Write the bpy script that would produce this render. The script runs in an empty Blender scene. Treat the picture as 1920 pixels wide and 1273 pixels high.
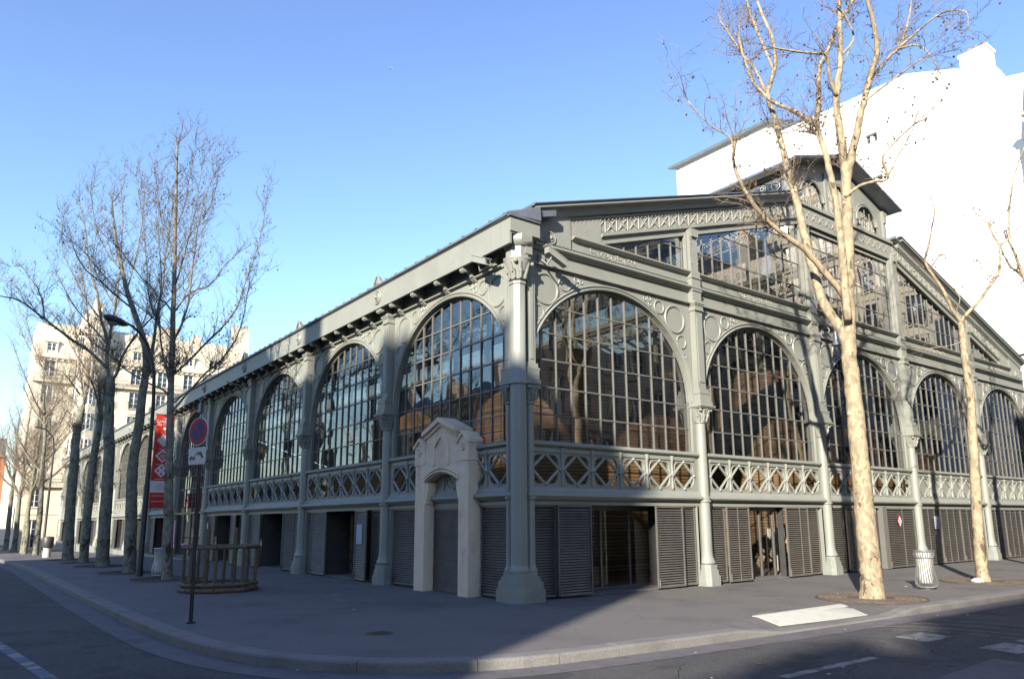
import bpy, bmesh, math, random
from mathutils import Vector, Matrix
D = bpy.data
scene = bpy.context.scene
COL = scene.collection
PI = math.pi
rad = math.radians

# ------------------------------------------------------------------ camera
cam_data = D.cameras.new("camera")
cam = D.objects.new("camera", cam_data)
COL.objects.link(cam)
scene.camera = cam
cam_data.sensor_width = 36.0
cam_data.lens = 25.93
cam_data.shift_x = -20.8 / 1920
cam_data.shift_y = 77.5 / 1920
cam_data.clip_start = 0.1
cam_data.clip_end = 12000
_F = Vector((0.60055268, 0.77736998, 0.18716943))
_R = Vector((0.79215954, -0.61027297, -0.0070826))
_U = Vector((-0.10871864, -0.15252152, 0.98230211))
_m = Matrix((( _R.x, _U.x, -_F.x, -10.5887), (_R.y, _U.y, -_F.y, -13.8829), (_R.z, _U.z, -_F.z, 1.8066), (0, 0, 0, 1)))
cam.matrix_world = _m

# ------------------------------------------------------------------ sky, sun, exposure
SUN_EL = rad(21.3)
SUN_AZ = math.atan2(-0.855, -0.518)      # direction towards the sun, measured from +Y to +X
world = D.worlds.new("World")
scene.world = world
world.use_nodes = True
wn = world.node_tree.nodes
wn.clear()
sky = wn.new("ShaderNodeTexSky")
sky.sky_type = 'NISHITA'
sky.sun_disc = False
sky.sun_elevation = SUN_EL
sky.sun_rotation = SUN_AZ % (2 * PI)
sky.altitude = 30
sky.air_density = 1.25
sky.dust_density = 0.15
sky.ozone_density = 4.3
bg = wn.new("ShaderNodeBackground")
bg.inputs[1].default_value = 0.127
wo = wn.new("ShaderNodeOutputWorld")
_tc = wn.new("ShaderNodeTexCoord"); _sp = wn.new("ShaderNodeSeparateXYZ"); _mr = wn.new("ShaderNodeMapRange"); _mx = wn.new("ShaderNodeMix"); _ml = wn.new("ShaderNodeMix")
_wl = world.node_tree.links
_wl.new(_tc.outputs['Generated'], _sp.inputs[0]); _wl.new(_sp.outputs[2], _mr.inputs[0])
_mr.inputs[1].default_value = 0.28; _mr.inputs[2].default_value = 0.75
_mx.data_type = 'RGBA'; _mx.inputs[6].default_value = (1.07, 1.03, 1.0, 1); _mx.inputs[7].default_value = (0.98, 0.86, 1.06, 1)
_wl.new(_mr.outputs[0], _mx.inputs[0])
_ml.data_type = 'RGBA'; _ml.blend_type = 'MULTIPLY'; _ml.inputs[0].default_value = 1.0
_wl.new(sky.outputs[0], _ml.inputs[6]); _wl.new(_mx.outputs[2], _ml.inputs[7]); _wl.new(_ml.outputs[2], bg.inputs[0])
world.node_tree.links.new(bg.outputs[0], wo.inputs[0])

sd = D.lights.new("sun", 'SUN')
sd.energy = 5.0
sd.angle = rad(0.53)
sd.color = (1.0, 0.915, 0.79)
sun = D.objects.new("sun", sd)
COL.objects.link(sun)
_to = Vector((math.sin(SUN_AZ) * math.cos(SUN_EL), math.cos(SUN_AZ) * math.cos(SUN_EL), math.sin(SUN_EL)))
sun.rotation_euler = (-_to).to_track_quat('-Z', 'Y').to_euler()
sun.location = (-60, -30, 60)

scene.view_settings.view_transform = 'Standard'
scene.view_settings.look = 'None'
scene.view_settings.exposure = 1.30
scene.view_settings.gamma = 1.0
scene.view_settings.use_curve_mapping = False
scene.render.engine = 'CYCLES'
scene.cycles.max_bounces = 8
scene.cycles.transparent_max_bounces = 24
scene.cycles.caustics_reflective = False
scene.cycles.caustics_refractive = False

# ------------------------------------------------------------------ materials
def new_mat(name):
    m = D.materials.new(name); m.use_nodes = True
    nt = m.node_tree
    return m, nt, nt.nodes['Principled BSDF']

def mat(name, col, rough=0.6, metal=0.0, var=0.12, scale=3.0, col2=None, bump=0.0, bscale=40.0, spec=0.5, detail=6, thr=None, stretch=None):
    m, nt, b = new_mat(name)
    N, L = nt.nodes, nt.links
    geo = N.new('ShaderNodeTexCoord')
    src = geo.outputs['Object']
    if stretch:
        mp = N.new('ShaderNodeMapping'); mp.inputs['Scale'].default_value = stretch
        L.new(src, mp.inputs[0]); src = mp.outputs[0]
    no = N.new('ShaderNodeTexNoise'); no.inputs['Scale'].default_value = scale; no.inputs['Detail'].default_value = detail
    no.inputs['Roughness'].default_value = 0.62
    L.new(src, no.inputs['Vector'])
    cr = N.new('ShaderNodeValToRGB')
    lo, hi = thr or (0.3, 0.7)
    cr.color_ramp.elements[0].position = lo; cr.color_ramp.elements[1].position = hi
    if col2 is None:
        c0 = tuple(c * (1 - var) for c in col); c1 = tuple(min(1, c * (1 + var)) for c in col)
    else:
        c0, c1 = col, col2
    cr.color_ramp.elements[0].color = (*c0, 1); cr.color_ramp.elements[1].color = (*c1, 1)
    L.new(no.outputs['Fac'], cr.inputs[0])
    L.new(cr.outputs[0], b.inputs['Base Color'])
    b.inputs['Roughness'].default_value = rough
    b.inputs['Metallic'].default_value = metal
    b.inputs['Specular IOR Level'].default_value = spec
    if bump:
        n2 = N.new('ShaderNodeTexNoise'); n2.inputs['Scale'].default_value = bscale; n2.inputs['Detail'].default_value = 5
        L.new(src, n2.inputs['Vector'])
        bp = N.new('ShaderNodeBump'); bp.inputs['Strength'].default_value = bump; bp.inputs['Distance'].default_value = 0.02
        L.new(n2.outputs['Fac'], bp.inputs['Height']); L.new(bp.outputs[0], b.inputs['Normal'])
    return m

def add_stains(m, col, scale=0.5, lo=0.55, hi=0.75, amt=0.5, stretch=None, world_space=True):
    """mix large soft stains of another colour into a material's base colour"""
    nt = m.node_tree; N, L = nt.nodes, nt.links
    b = N['Principled BSDF']
    old = b.inputs['Base Color'].links[0].from_socket
    g = N.new('ShaderNodeNewGeometry')
    src = g.outputs['Position']
    if stretch:
        mp = N.new('ShaderNodeMapping'); mp.inputs['Scale'].default_value = stretch
        L.new(src, mp.inputs[0]); src = mp.outputs[0]
    n = N.new('ShaderNodeTexNoise'); n.inputs['Scale'].default_value = scale; n.inputs['Detail'].default_value = 7
    n.inputs['Roughness'].default_value = 0.65
    L.new(src, n.inputs['Vector'])
    r = N.new('ShaderNodeMapRange'); r.inputs['From Min'].default_value = lo; r.inputs['From Max'].default_value = hi
    r.inputs['To Max'].default_value = amt
    L.new(n.outputs['Fac'], r.inputs[0])
    mx = N.new('ShaderNodeMix'); mx.data_type = 'RGBA'
    L.new(r.outputs[0], mx.inputs[0]); L.new(old, mx.inputs[6]); mx.inputs[7].default_value = (*col, 1)
    L.new(mx.outputs[2], b.inputs['Base Color'])
    return m

def bark_mat(name, light, mid, dark):
    m, nt, b = new_mat(name)
    N, L = nt.nodes, nt.links
    tc = N.new('ShaderNodeTexCoord')
    mp = N.new('ShaderNodeMapping'); mp.inputs['Scale'].default_value = (1, 1, 0.55)
    L.new(tc.outputs['Object'], mp.inputs[0])
    n0 = N.new('ShaderNodeTexNoise'); n0.inputs['Scale'].default_value = 3.5; n0.inputs['Detail'].default_value = 3
    L.new(mp.outputs[0], n0.inputs['Vector'])
    mxv = N.new('ShaderNodeMix'); mxv.data_type = 'VECTOR'; mxv.inputs[0].default_value = 0.25
    L.new(mp.outputs[0], mxv.inputs[4]); L.new(n0.outputs['Color'], mxv.inputs[5])
    v = N.new('ShaderNodeTexVoronoi'); v.inputs['Scale'].default_value = 17.0
    L.new(mxv.outputs[1], v.inputs['Vector'])
    sep = N.new('ShaderNodeSeparateColor'); L.new(v.outputs['Color'], sep.inputs[0])
    n1 = N.new('ShaderNodeTexNoise'); n1.inputs['Scale'].default_value = 2.2; n1.inputs['Detail'].default_value = 6
    L.new(mp.outputs[0], n1.inputs['Vector'])
    ad = N.new('ShaderNodeMath'); ad.operation = 'MULTIPLY_ADD'; ad.inputs[1].default_value = 0.55
    L.new(sep.outputs[0], ad.inputs[0]); L.new(n1.outputs['Fac'], ad.inputs[2])
    cr = N.new('ShaderNodeValToRGB')
    e = cr.color_ramp.elements
    e[0].position = 0.46; e[0].color = (*dark, 1)
    e[1].position = 0.90; e[1].color = (*light, 1)
    k = e.new(0.54); k.color = (*mid, 1)
    k = e.new(0.78); k.color = (*[(a + c) / 2 for a, c in zip(mid, light)], 1)
    L.new(ad.outputs[0], cr.inputs[0]); L.new(cr.outputs[0], b.inputs['Base Color'])
    b.inputs['Roughness'].default_value = 0.85
    b.inputs['Specular IOR Level'].default_value = 0.2
    n3 = N.new('ShaderNodeTexNoise'); n3.inputs['Scale'].default_value = 22; n3.inputs['Detail'].default_value = 5
    L.new(mp.outputs[0], n3.inputs['Vector'])
    bp = N.new('ShaderNodeBump'); bp.inputs['Strength'].default_value = 0.35; bp.inputs['Distance'].default_value = 0.03
    L.new(n3.outputs['Fac'], bp.inputs['Height']); L.new(bp.outputs[0], b.inputs['Normal'])
    return m

def glass_mat(name, tint=(0.50, 0.47, 0.42), ior=2.7, wav=0.008, wscale=0.8):
    """thin window glass: straight-through transparency and a Fresnel mirror, slightly wavy"""
    m = D.materials.new(name); m.use_nodes = True
    nt = m.node_tree; N, L = nt.nodes, nt.links
    N.remove(N['Principled BSDF'])
    out = N['Material Output']
    tr = N.new('ShaderNodeBsdfTransparent'); tr.inputs[0].default_value = (*tint, 1)
    gl = N.new('ShaderNodeBsdfGlossy'); gl.inputs['Roughness'].default_value = 0.015
    gl.inputs['Color'].default_value = (0.95, 0.97, 1, 1)
    fr = N.new('ShaderNodeFresnel'); fr.inputs['IOR'].default_value = ior
    g = N.new('ShaderNodeNewGeometry')
    mi = N.new('ShaderNodeMix'); mi.data_type = 'FLOAT'      # same index from either side of the pane
    mi.inputs[2].default_value = ior; mi.inputs[3].default_value = 1/ior
    L.new(g.outputs['Backfacing'], mi.inputs[0]); L.new(mi.outputs[0], fr.inputs['IOR'])
    n = N.new('ShaderNodeTexNoise'); n.inputs['Scale'].default_value = wscale; n.inputs['Detail'].default_value = 1.5
    L.new(g.outputs['Position'], n.inputs['Vector'])
    bp = N.new('ShaderNodeBump'); bp.inputs['Strength'].default_value = 1.0; bp.inputs['Distance'].default_value = wav
    L.new(n.outputs['Fac'], bp.inputs['Height']); L.new(bp.outputs[0], gl.inputs['Normal'])
    mx = N.new('ShaderNodeMixShader')
    L.new(fr.outputs[0], mx.inputs[0]); L.new(tr.outputs[0], mx.inputs[1]); L.new(gl.outputs[0], mx.inputs[2])
    L.new(mx.outputs[0], out.inputs[0])
    return m

M = {}
M['paint'] = add_stains(mat('hall_paint', (0.228, 0.236, 0.206), 0.45, var=0.06, scale=1.2, bump=0.06, bscale=60), (0.165, 0.16, 0.135), scale=0.9, lo=0.52, hi=0.85, amt=0.4, stretch=(1, 1, 0.35))
M['paint2'] = add_stains(mat('hall_paint_relief', (0.25, 0.245, 0.215), 0.6, var=0.15, scale=6, bump=0.5, bscale=25), (0.15, 0.14, 0.12), scale=1.3, lo=0.5, hi=0.75, amt=0.5)
M['base'] = add_stains(mat('pedestal_paint', (0.22, 0.235, 0.21), 0.55, var=0.1, scale=5, bump=0.25, bscale=30), (0.16, 0.15, 0.10), scale=2.2, lo=0.52, hi=0.7, amt=0.7)
M['zinc'] = mat('zinc', (0.20, 0.215, 0.24), 0.38, metal=0.55, var=0.18, scale=2.0)
M['glazebar'] = mat('glazing_bar_paint', (0.135, 0.135, 0.12), 0.45, var=0.05, scale=2)
M['glass'] = glass_mat('window_glass')
M['door_glass'] = glass_mat('door_glass', (0.5, 0.5, 0.47), 1.5, 0.004)
M['louvre'] = mat('louvre_metal', (0.17, 0.155, 0.135), 0.42, metal=0.6, var=0.15, scale=2.5)
M['louvre_frame'] = mat('louvre_frame_metal', (0.19, 0.18, 0.165), 0.45, metal=0.5, var=0.12, scale=3)
M['black'] = mat('black_metal', (0.018, 0.016, 0.015), 0.45, var=0.2)
M['darkmetal'] = mat('dark_metal', (0.06, 0.06, 0.06), 0.5, metal=0.3, var=0.15)
M['stone'] = add_stains(mat('doorway_stone', (0.64, 0.51, 0.37), 0.85, var=0.1, scale=2.5, bump=0.12, bscale=60, col2=(0.74, 0.60, 0.44)), (0.30, 0.20, 0.14), scale=1.4, lo=0.56, hi=0.74, amt=0.55)
M['asphalt'] = add_stains(mat('road_asphalt', (0.038, 0.038, 0.039), 0.9, scale=30, col2=(0.095, 0.092, 0.088), bump=0.5, bscale=55, spec=0.3), (0.13, 0.125, 0.12), scale=0.35, lo=0.45, hi=0.72, amt=0.5)
M['gutter'] = add_stains(mat('gutter_asphalt', (0.12, 0.112, 0.118), 0.85, var=0.12, scale=5, bump=0.3, bscale=60, spec=0.3), (0.07, 0.065, 0.06), scale=0.8, lo=0.5, hi=0.7, amt=0.6)
M['pave'] = add_stains(mat('pavement_asphalt', (0.138, 0.129, 0.121), 0.85, var=0.22, scale=38, bump=0.35, bscale=90, spec=0.35), (0.068, 0.066, 0.068), scale=0.45, lo=0.48, hi=0.68, amt=0.6)
def add_spots(m, col, scale, size, amt):
    nt = m.node_tree; N, L = nt.nodes, nt.links
    b = N['Principled BSDF']; old = b.inputs['Base Color'].links[0].from_socket
    g = N.new('ShaderNodeNewGeometry'); v = N.new('ShaderNodeTexVoronoi'); v.inputs['Scale'].default_value = scale; v.inputs['Randomness'].default_value = 1
    L.new(g.outputs['Position'], v.inputs['Vector'])
    sep = N.new('ShaderNodeSeparateColor'); L.new(v.outputs['Color'], sep.inputs[0])
    mm = N.new('ShaderNodeMath'); mm.operation = 'MULTIPLY'; mm.inputs[1].default_value = size; L.new(sep.outputs[0], mm.inputs[0])
    lt = N.new('ShaderNodeMath'); lt.operation = 'LESS_THAN'; L.new(v.outputs['Distance'], lt.inputs[0]); L.new(mm.outputs[0], lt.inputs[1])
    am = N.new('ShaderNodeMath'); am.operation = 'MULTIPLY'; am.inputs[1].default_value = amt; L.new(lt.outputs[0], am.inputs[0])
    mx = N.new('ShaderNodeMix'); mx.data_type = 'RGBA'; L.new(am.outputs[0], mx.inputs[0]); L.new(old, mx.inputs[6]); mx.inputs[7].default_value = (*col, 1)
    L.new(mx.outputs[2], b.inputs['Base Color']); return m
add_spots(M['pave'], (.045,.043,.045), 3.2, .13, .8); add_spots(M['pave'], (.20,.195,.19), 2.3, .06, .7)
add_stains(M['paint'], (.13,.105,.075), scale=1.0, lo=.6, hi=.78, amt=.4, stretch=(7,7,.35)); add_stains(M['paint'], (.36,.36,.33), scale=2.5, lo=.62, hi=.75, amt=.3)
add_stains(M['stone'], (.20,.17,.13), scale=1.0, lo=.58, hi=.75, amt=.5, stretch=(5,5,.4)); add_stains(M['louvre'], (.07,.06,.05), scale=1.5, lo=.55, hi=.7, amt=.5)
add_stains(M['pave'], (.165,.158,.15), scale=1.6, lo=.58, hi=.72, amt=.35)
add_stains(M['asphalt'], (.035,.034,.034), scale=1.1, lo=.55, hi=.6, amt=.5); add_spots(M['asphalt'], (.16,.155,.145), 5, .05, .7)
M['patch'] = add_stains(mat('patch_asphalt', (0.10, 0.10, 0.10), 0.85, var=0.2, scale=10, bump=0.4, bscale=70), (0.17, 0.165, 0.15), scale=2.2, lo=0.45, hi=0.65, amt=0.8)
M['kerb'] = add_stains(mat('kerb_granite', (0.12, 0.115, 0.108), 0.85, scale=60, col2=(0.215, 0.205, 0.19), bump=0.5, bscale=40), (0.09, 0.085, 0.075), scale=1.1, lo=0.5, hi=0.72, amt=0.65)
M['white_paint'] = add_stains(mat('worn_road_paint', (0.24, 0.23, 0.215), 0.8, var=0.15, scale=14, bump=0.2), (0.07, 0.07, 0.075), scale=5, lo=0.47, hi=0.58, amt=0.85)
M['blue_paint'] = add_stains(mat('worn_blue_paint', (0.10, 0.115, 0.19), 0.8, var=0.2, scale=14), (0.06, 0.06, 0.07), scale=4, lo=0.47, hi=0.6, amt=0.8)
M['tactile'] = add_stains(mat('tactile_white', (0.46, 0.45, 0.41), 0.7, var=0.08, scale=10), (0.35, 0.33, 0.28), scale=3, lo=0.55, hi=0.7, amt=0.6)
M['grate'] = add_stains(mat('cast_iron_grate', (0.085, 0.07, 0.055), 0.75, metal=0.2, var=0.25, scale=8), (0.14, 0.085, 0.05), scale=4, lo=0.5, hi=0.7, amt=0.7)
M['soil'] = mat('soil', (0.05, 0.036, 0.024), 0.95, scale=14, col2=(0.11, 0.08, 0.052), bump=0.8, bscale=30)
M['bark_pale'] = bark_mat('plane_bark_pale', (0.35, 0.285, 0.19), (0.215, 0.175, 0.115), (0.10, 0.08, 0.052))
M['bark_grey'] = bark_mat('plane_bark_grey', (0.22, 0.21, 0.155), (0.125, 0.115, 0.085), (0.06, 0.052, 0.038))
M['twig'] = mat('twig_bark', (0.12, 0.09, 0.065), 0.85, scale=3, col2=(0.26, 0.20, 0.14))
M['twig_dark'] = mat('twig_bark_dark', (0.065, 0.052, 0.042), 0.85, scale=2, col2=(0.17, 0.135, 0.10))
M['pod'] = mat('seed_ball', (0.10, 0.055, 0.03), 0.95, var=0.3, scale=4)
M['wood'] = mat('weathered_wood', (0.085, 0.06, 0.036), 0.8, scale=5, col2=(0.17, 0.125, 0.075), bump=0.4, bscale=25, stretch=(6, 6, 1))
M['timber'] = None
M['red'] = mat('banner_red', (0.55, 0.035, 0.02), 0.7, var=0.05)
M['cloth_white'] = mat('banner_white', (0.72, 0.70, 0.68), 0.75, var=0.03)
M['sign_red'] = mat('sign_red', (0.33, 0.008, 0.01), 0.6, var=0.04)
M['sign_blue'] = mat('sign_blue', (0.012, 0.025, 0.16), 0.6, var=0.04)
M['sign_white'] = mat('sign_white', (0.45, 0.45, 0.45), 0.4, var=0.05)
M['sign_grey'] = mat('sign_back_grey', (0.35, 0.36, 0.37), 0.45, metal=0.5)
M['magenta'] = mat('poster_magenta', (0.42, 0.04, 0.16), 0.5, var=0.05)
M['steel'] = mat('basket_steel', (0.50, 0.49, 0.47), 0.35, metal=0.85, var=0.1)
M['bag'] = None
M['cream'] = add_stains(mat('cream_limestone', (0.60, 0.53, 0.40), 0.85, var=0.07, scale=1.2, bump=0.15, bscale=8), (0.38, 0.32, 0.23), scale=0.35, lo=0.52, hi=0.72, amt=0.5, stretch=(1, 1, 0.5))
M['grey_stone'] = add_stains(mat('grey_stone_front', (0.36, 0.33, 0.27), 0.85, var=0.08, scale=1.0), (0.22, 0.20, 0.16), scale=0.4, lo=0.5, hi=0.7, amt=0.6, stretch=(1, 1, 0.4))
M['brown_brick'] = add_stains(mat('brown_front', (0.50, 0.38, 0.27), 0.85, var=0.12, scale=1.5), (0.15, 0.11, 0.08), scale=0.5, lo=0.5, hi=0.7, amt=0.6)
M['whitewall'] = add_stains(mat('white_render', (0.80, 0.79, 0.76), 0.8, var=0.03, scale=1.0, bump=0.1, bscale=6), (0.66, 0.63, 0.57), scale=0.35, lo=0.62, hi=0.8, amt=0.45, stretch=(1, 1, 0.5))
M['slate'] = mat('slate_roof', (0.10, 0.115, 0.14), 0.5, var=0.2, scale=3, bump=0.3, bscale=12)
M['terracotta'] = mat('chimney_pot', (0.42, 0.15, 0.07), 0.8, var=0.15)
M['shutter_white'] = mat('window_frame_white', (0.66, 0.65, 0.62), 0.6, var=0.05)
M['pane_dark'] = mat('dark_pane', (0.03, 0.035, 0.045), 0.06, var=0.3, scale=0.8, spec=0.9)
M['iron'] = mat('balcony_iron', (0.03, 0.03, 0.035), 0.6)
M['orange'] = mat('orange_brick', (0.52, 0.20, 0.08), 0.85, var=0.12, scale=4)
M['floor'] = mat('hall_floor', (0.24, 0.225, 0.20), 0.6, var=0.1, scale=2)
M['inner'] = mat('inner_paint', (0.27, 0.275, 0.235), 0.6, var=0.08, scale=2)
M['panel_white'] = mat('acoustic_panel', (0.62, 0.60, 0.53), 0.8, var=0.05)
M['leafgreen'] = mat('shrub_leaf', (0.045, 0.07, 0.025), 0.6, var=0.3, scale=5)
M['fuse'] = mat('fuselage', (0.8, 0.82, 0.84), 0.4)

def timber_mat():
    m, nt, b = new_mat('timber_boards')
    N, L = nt.nodes, nt.links
    g = N.new('ShaderNodeNewGeometry')
    sx = N.new('ShaderNodeSeparateXYZ'); L.new(g.outputs['Position'], sx.inputs[0])
    mu = N.new('ShaderNodeMath'); mu.operation = 'MULTIPLY'; mu.inputs[1].default_value = 9.0
    L.new(sx.outputs[2], mu.inputs[0])
    fr = N.new('ShaderNodeMath'); fr.operation = 'FRACT'; L.new(mu.outputs[0], fr.inputs[0])
    fl = N.new('ShaderNodeMath'); fl.operation = 'FLOOR'; L.new(mu.outputs[0], fl.inputs[0])
    wn_ = N.new('ShaderNodeTexWhiteNoise'); wn_.noise_dimensions = '1D'; L.new(fl.outputs[0], wn_.inputs['W'])
    n = N.new('ShaderNodeTexNoise'); n.inputs['Scale'].default_value = 0.7; n.inputs['Detail'].default_value = 6
    L.new(g.outputs['Position'], n.inputs['Vector'])
    ad = N.new('ShaderNodeMath'); ad.operation = 'MULTIPLY_ADD'; ad.inputs[1].default_value = 0.35
    L.new(wn_.outputs[0], ad.inputs[0]); L.new(n.outputs['Fac'], ad.inputs[2])
    cr = N.new('ShaderNodeValToRGB')
    cr.color_ramp.elements[0].position = 0.35; cr.color_ramp.elements[0].color = (0.17, 0.10, 0.055, 1)
    cr.color_ramp.elements[1].position = 0.95; cr.color_ramp.elements[1].color = (0.42, 0.28, 0.15, 1)
    L.new(ad.outputs[0], cr.inputs[0])
    st = N.new('ShaderNodeMath'); st.operation = 'LESS_THAN'; st.inputs[1].default_value = 0.2
    L.new(fr.outputs[0], st.inputs[0])
    mx = N.new('ShaderNodeMix'); mx.data_type = 'RGBA'; mx.inputs[7].default_value = (0.03, 0.018, 0.01, 1)
    L.new(st.outputs[0], mx.inputs[0]); L.new(cr.outputs[0], mx.inputs[6])
    L.new(mx.outputs[2], b.inputs['Base Color'])
    b.inputs['Roughness'].default_value = 0.55
    return m
M['timber'] = timber_mat()

def bag_mat():
    m = D.materials.new('clear_plastic_bag'); m.use_nodes = True
    nt = m.node_tree; N, L = nt.nodes, nt.links
    b = N['Principled BSDF']
    b.inputs['Base Color'].default_value = (0.75, 0.75, 0.72, 1); b.inputs['Roughness'].default_value = 0.25
    tr = N.new('ShaderNodeBsdfTransparent'); mx = N.new('ShaderNodeMixShader'); mx.inputs[0].default_value = 0.45
    L.new(tr.outputs[0], mx.inputs[1]); L.new(b.outputs[0], mx.inputs[2]); L.new(mx.outputs[0], N['Material Output'].inputs[0])
    return m
M['bag'] = bag_mat()

# ------------------------------------------------------------------ mesh helpers
class MB:
    def __init__(s): s.v = []; s.f = []
    def add(s, vs, fs):
        o = len(s.v); s.v.extend(vs); s.f.extend([tuple(i + o for i in f) for f in fs]); return s
    def box(s, x0, x1, y0, y1, z0, z1):
        return s.add([(x0,y0,z0),(x1,y0,z0),(x1,y1,z0),(x0,y1,z0),(x0,y0,z1),(x1,y0,z1),(x1,y1,z1),(x0,y1,z1)],
                     [(0,3,2,1),(4,5,6,7),(0,1,5,4),(1,2,6,5),(2,3,7,6),(3,0,4,7)])
    def quad(s, a, b, c, d): return s.add([a, b, c, d], [(0,1,2,3)])
    def prism(s, poly, fn, a, b):
        """poly: 2D points, fn(u,w,t)->xyz; extruded from t=a to t=b"""
        n = len(poly)
        vs = [fn(u, w, a) for u, w in poly] + [fn(u, w, b) for u, w in poly]
        fs = [tuple(range(n))[::-1], tuple(range(n, 2*n))] + [(i, (i+1) % n, n + (i+1) % n, n + i) for i in range(n)]
        return s.add(vs, fs)
    def prism_xz(s, poly, y0, y1): return s.prism(poly, lambda u, w, t: (u, t, w), y0, y1)
    def prism_yz(s, poly, x0, x1): return s.prism(poly, lambda u, w, t: (t, u, w), x0, x1)
    def prism_xy(s, poly, z0, z1): return s.prism(poly, lambda u, w, t: (u, w, t), z0, z1)
    def tube(s, pts, rs, n=6, cap=True):
        pts = [Vector(p) for p in pts]
        if not hasattr(rs, '__len__'): rs = [rs] * len(pts)
        o = len(s.v); k = len(pts)
        prev = None
        for i, p in enumerate(pts):
            t = (pts[min(i+1, k-1)] - pts[max(i-1, 0)])
            if t.length < 1e-9: t = Vector((0,0,1))
            t.normalize()
            if prev is None:
                a = Vector((0,0,1)) if abs(t.z) < 0.9 else Vector((1,0,0))
                u = t.cross(a).normalized()
            else:
                u = (prev - t * prev.dot(t))
                u = u.normalized() if u.length > 1e-6 else t.orthogonal().normalized()
            prev = u; w = t.cross(u)
            for j in range(n):
                an = 2*PI*j/n
                q = p + (u*math.cos(an) + w*math.sin(an)) * rs[i]
                s.v.append((q.x, q.y, q.z))
        for i in range(k-1):
            for j in range(n):
                a = o+i*n+j; b = o+i*n+(j+1) % n
                s.f.append((a, b, b+n, a+n))
        if cap:
            s.f.append(tuple(range(o, o+n))[::-1]); s.f.append(tuple(range(o+(k-1)*n, o+k*n)))
        return s
    def lathe(s, prof, c=(0,0), n=16, a0=0.0, a1=2*PI, z0=0.0, sx=1.0, sy=1.0):
        o = len(s.v); closed = abs(a1-a0-2*PI) < 1e-6
        m = n if closed else n+1
        for r, z in prof:
            for j in range(m):
                a = a0 + (a1-a0)*j/n
                s.v.append((c[0]+r*math.cos(a)*sx, c[1]+r*math.sin(a)*sy, z0+z))
        for i in range(len(prof)-1):
            for j in range(n):
                a = o+i*m+j; b = o+i*m+((j+1) % m if closed else j+1)
                s.f.append((a, b, b+m, a+m))
        if closed:
            s.f.append(tuple(range(o, o+m))[::-1]); s.f.append(tuple(range(o+(len(prof)-1)*m, o+len(prof)*m)))
        return s
    def ring(s, c, R, r, axis='y', n=24, k=6, sx=1.0):
        """torus lying in the xz plane (axis y)"""
        o = len(s.v)
        for i in range(n):
            a = 2*PI*i/n
            for j in range(k):
                b = 2*PI*j/k
                rr = R + r*math.cos(b)
                p = (rr*math.cos(a)*sx, r*math.sin(b), rr*math.sin(a))
                if axis == 'z': p = (p[0], p[2], p[1])
                if axis == 'x': p = (p[1], p[0], p[2])
                s.v.append((c[0]+p[0], c[1]+p[1], c[2]+p[2]))
        for i in range(n):
            for j in range(k):
                a = o+i*k+j; b = o+i*k+(j+1) % k; c2 = o+((i+1) % n)*k+(j+1) % k; d = o+((i+1) % n)*k+j
                s.f.append((a, b, c2, d))
        return s
    def ball(s, c, r, n=8, m=6, sz=1.0):
        prof = [(r*math.sin(PI*i/m), -r*math.cos(PI*i/m)*sz) for i in range(m+1)]
        prof[0] = (r*0.02, prof[0][1]); prof[-1] = (r*0.02, prof[-1][1])
        return s.lathe([(a, b + c[2]) for a, b in prof], (c[0], c[1]), n)
    def xform(s, fn, start=0):
        for i in range(start, len(s.v)): s.v[i] = tuple(fn(*s.v[i]))
        return s
    def mesh(s, name, m, smooth=False):
        me = D.meshes.new(name)
        me.from_pydata(s.v, [], s.f)
        me.materials.append(m)
        if smooth:
            me.polygons.foreach_set('use_smooth', [True]*len(me.polygons))
            if smooth != 'all' and hasattr(me, 'set_sharp_from_angle'): me.set_sharp_from_angle(angle=rad(40))
        me.update()
        return me
    def build(s, name, m, parent=None, smooth=False, loc=None, rot=None):
        o = D.objects.new(name, s.mesh(name, m, smooth)); COL.objects.link(o)
        if parent: o.parent = parent
        if loc: o.location = loc
        if rot: o.rotation_euler = rot
        return o

def tag(o, label=None, cat=None, group=None, kind=None):
    if label: o['label'] = label
    if cat: o['category'] = cat
    if group: o['group'] = group
    if kind: o['kind'] = kind
    return o
def empty(name, loc=(0,0,0), rz=0, label=None, cat=None, group=None, parent=None):
    o = D.objects.new(name, None); COL.objects.link(o)
    o.location = loc; o.rotation_euler = (0, 0, rz); o.empty_display_size = 0.3
    if parent: o.parent = parent
    return tag(o, label, cat, group)
def struct(o): o['kind'] = 'structure'; return o
def copy_tree(o, parent=None):
    c = o.copy(); COL.objects.link(c)
    if parent: c.parent = parent
    for ch in list(o.children): copy_tree(ch, c)
    return c
def gz(y):
    """the street falls gently beyond y = 25"""
    return -0.0155*max(0.0, min(y, 120.0) - 25.0)
# ------------------------------------------------------------------ the market hall
WR, WL = 6.60, 6.667
NR, NL = 5, 13
XC = [0, 6.68, 13.14, 19.68, 26.30, 32.9]            # right (gable) front column axes
YC = [WL*j for j in range(NL+1)]
XE, YE = XC[-1], YC[-1]
hall = empty('market_hall', (0,0,0), 0, 'long grey green iron and glass market hall with arched windows and a raised lantern', 'market hall')

def hall_part(name, mb, m, parent=None, smooth=False): return mb.build(name, m, parent or hall, smooth)

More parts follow.
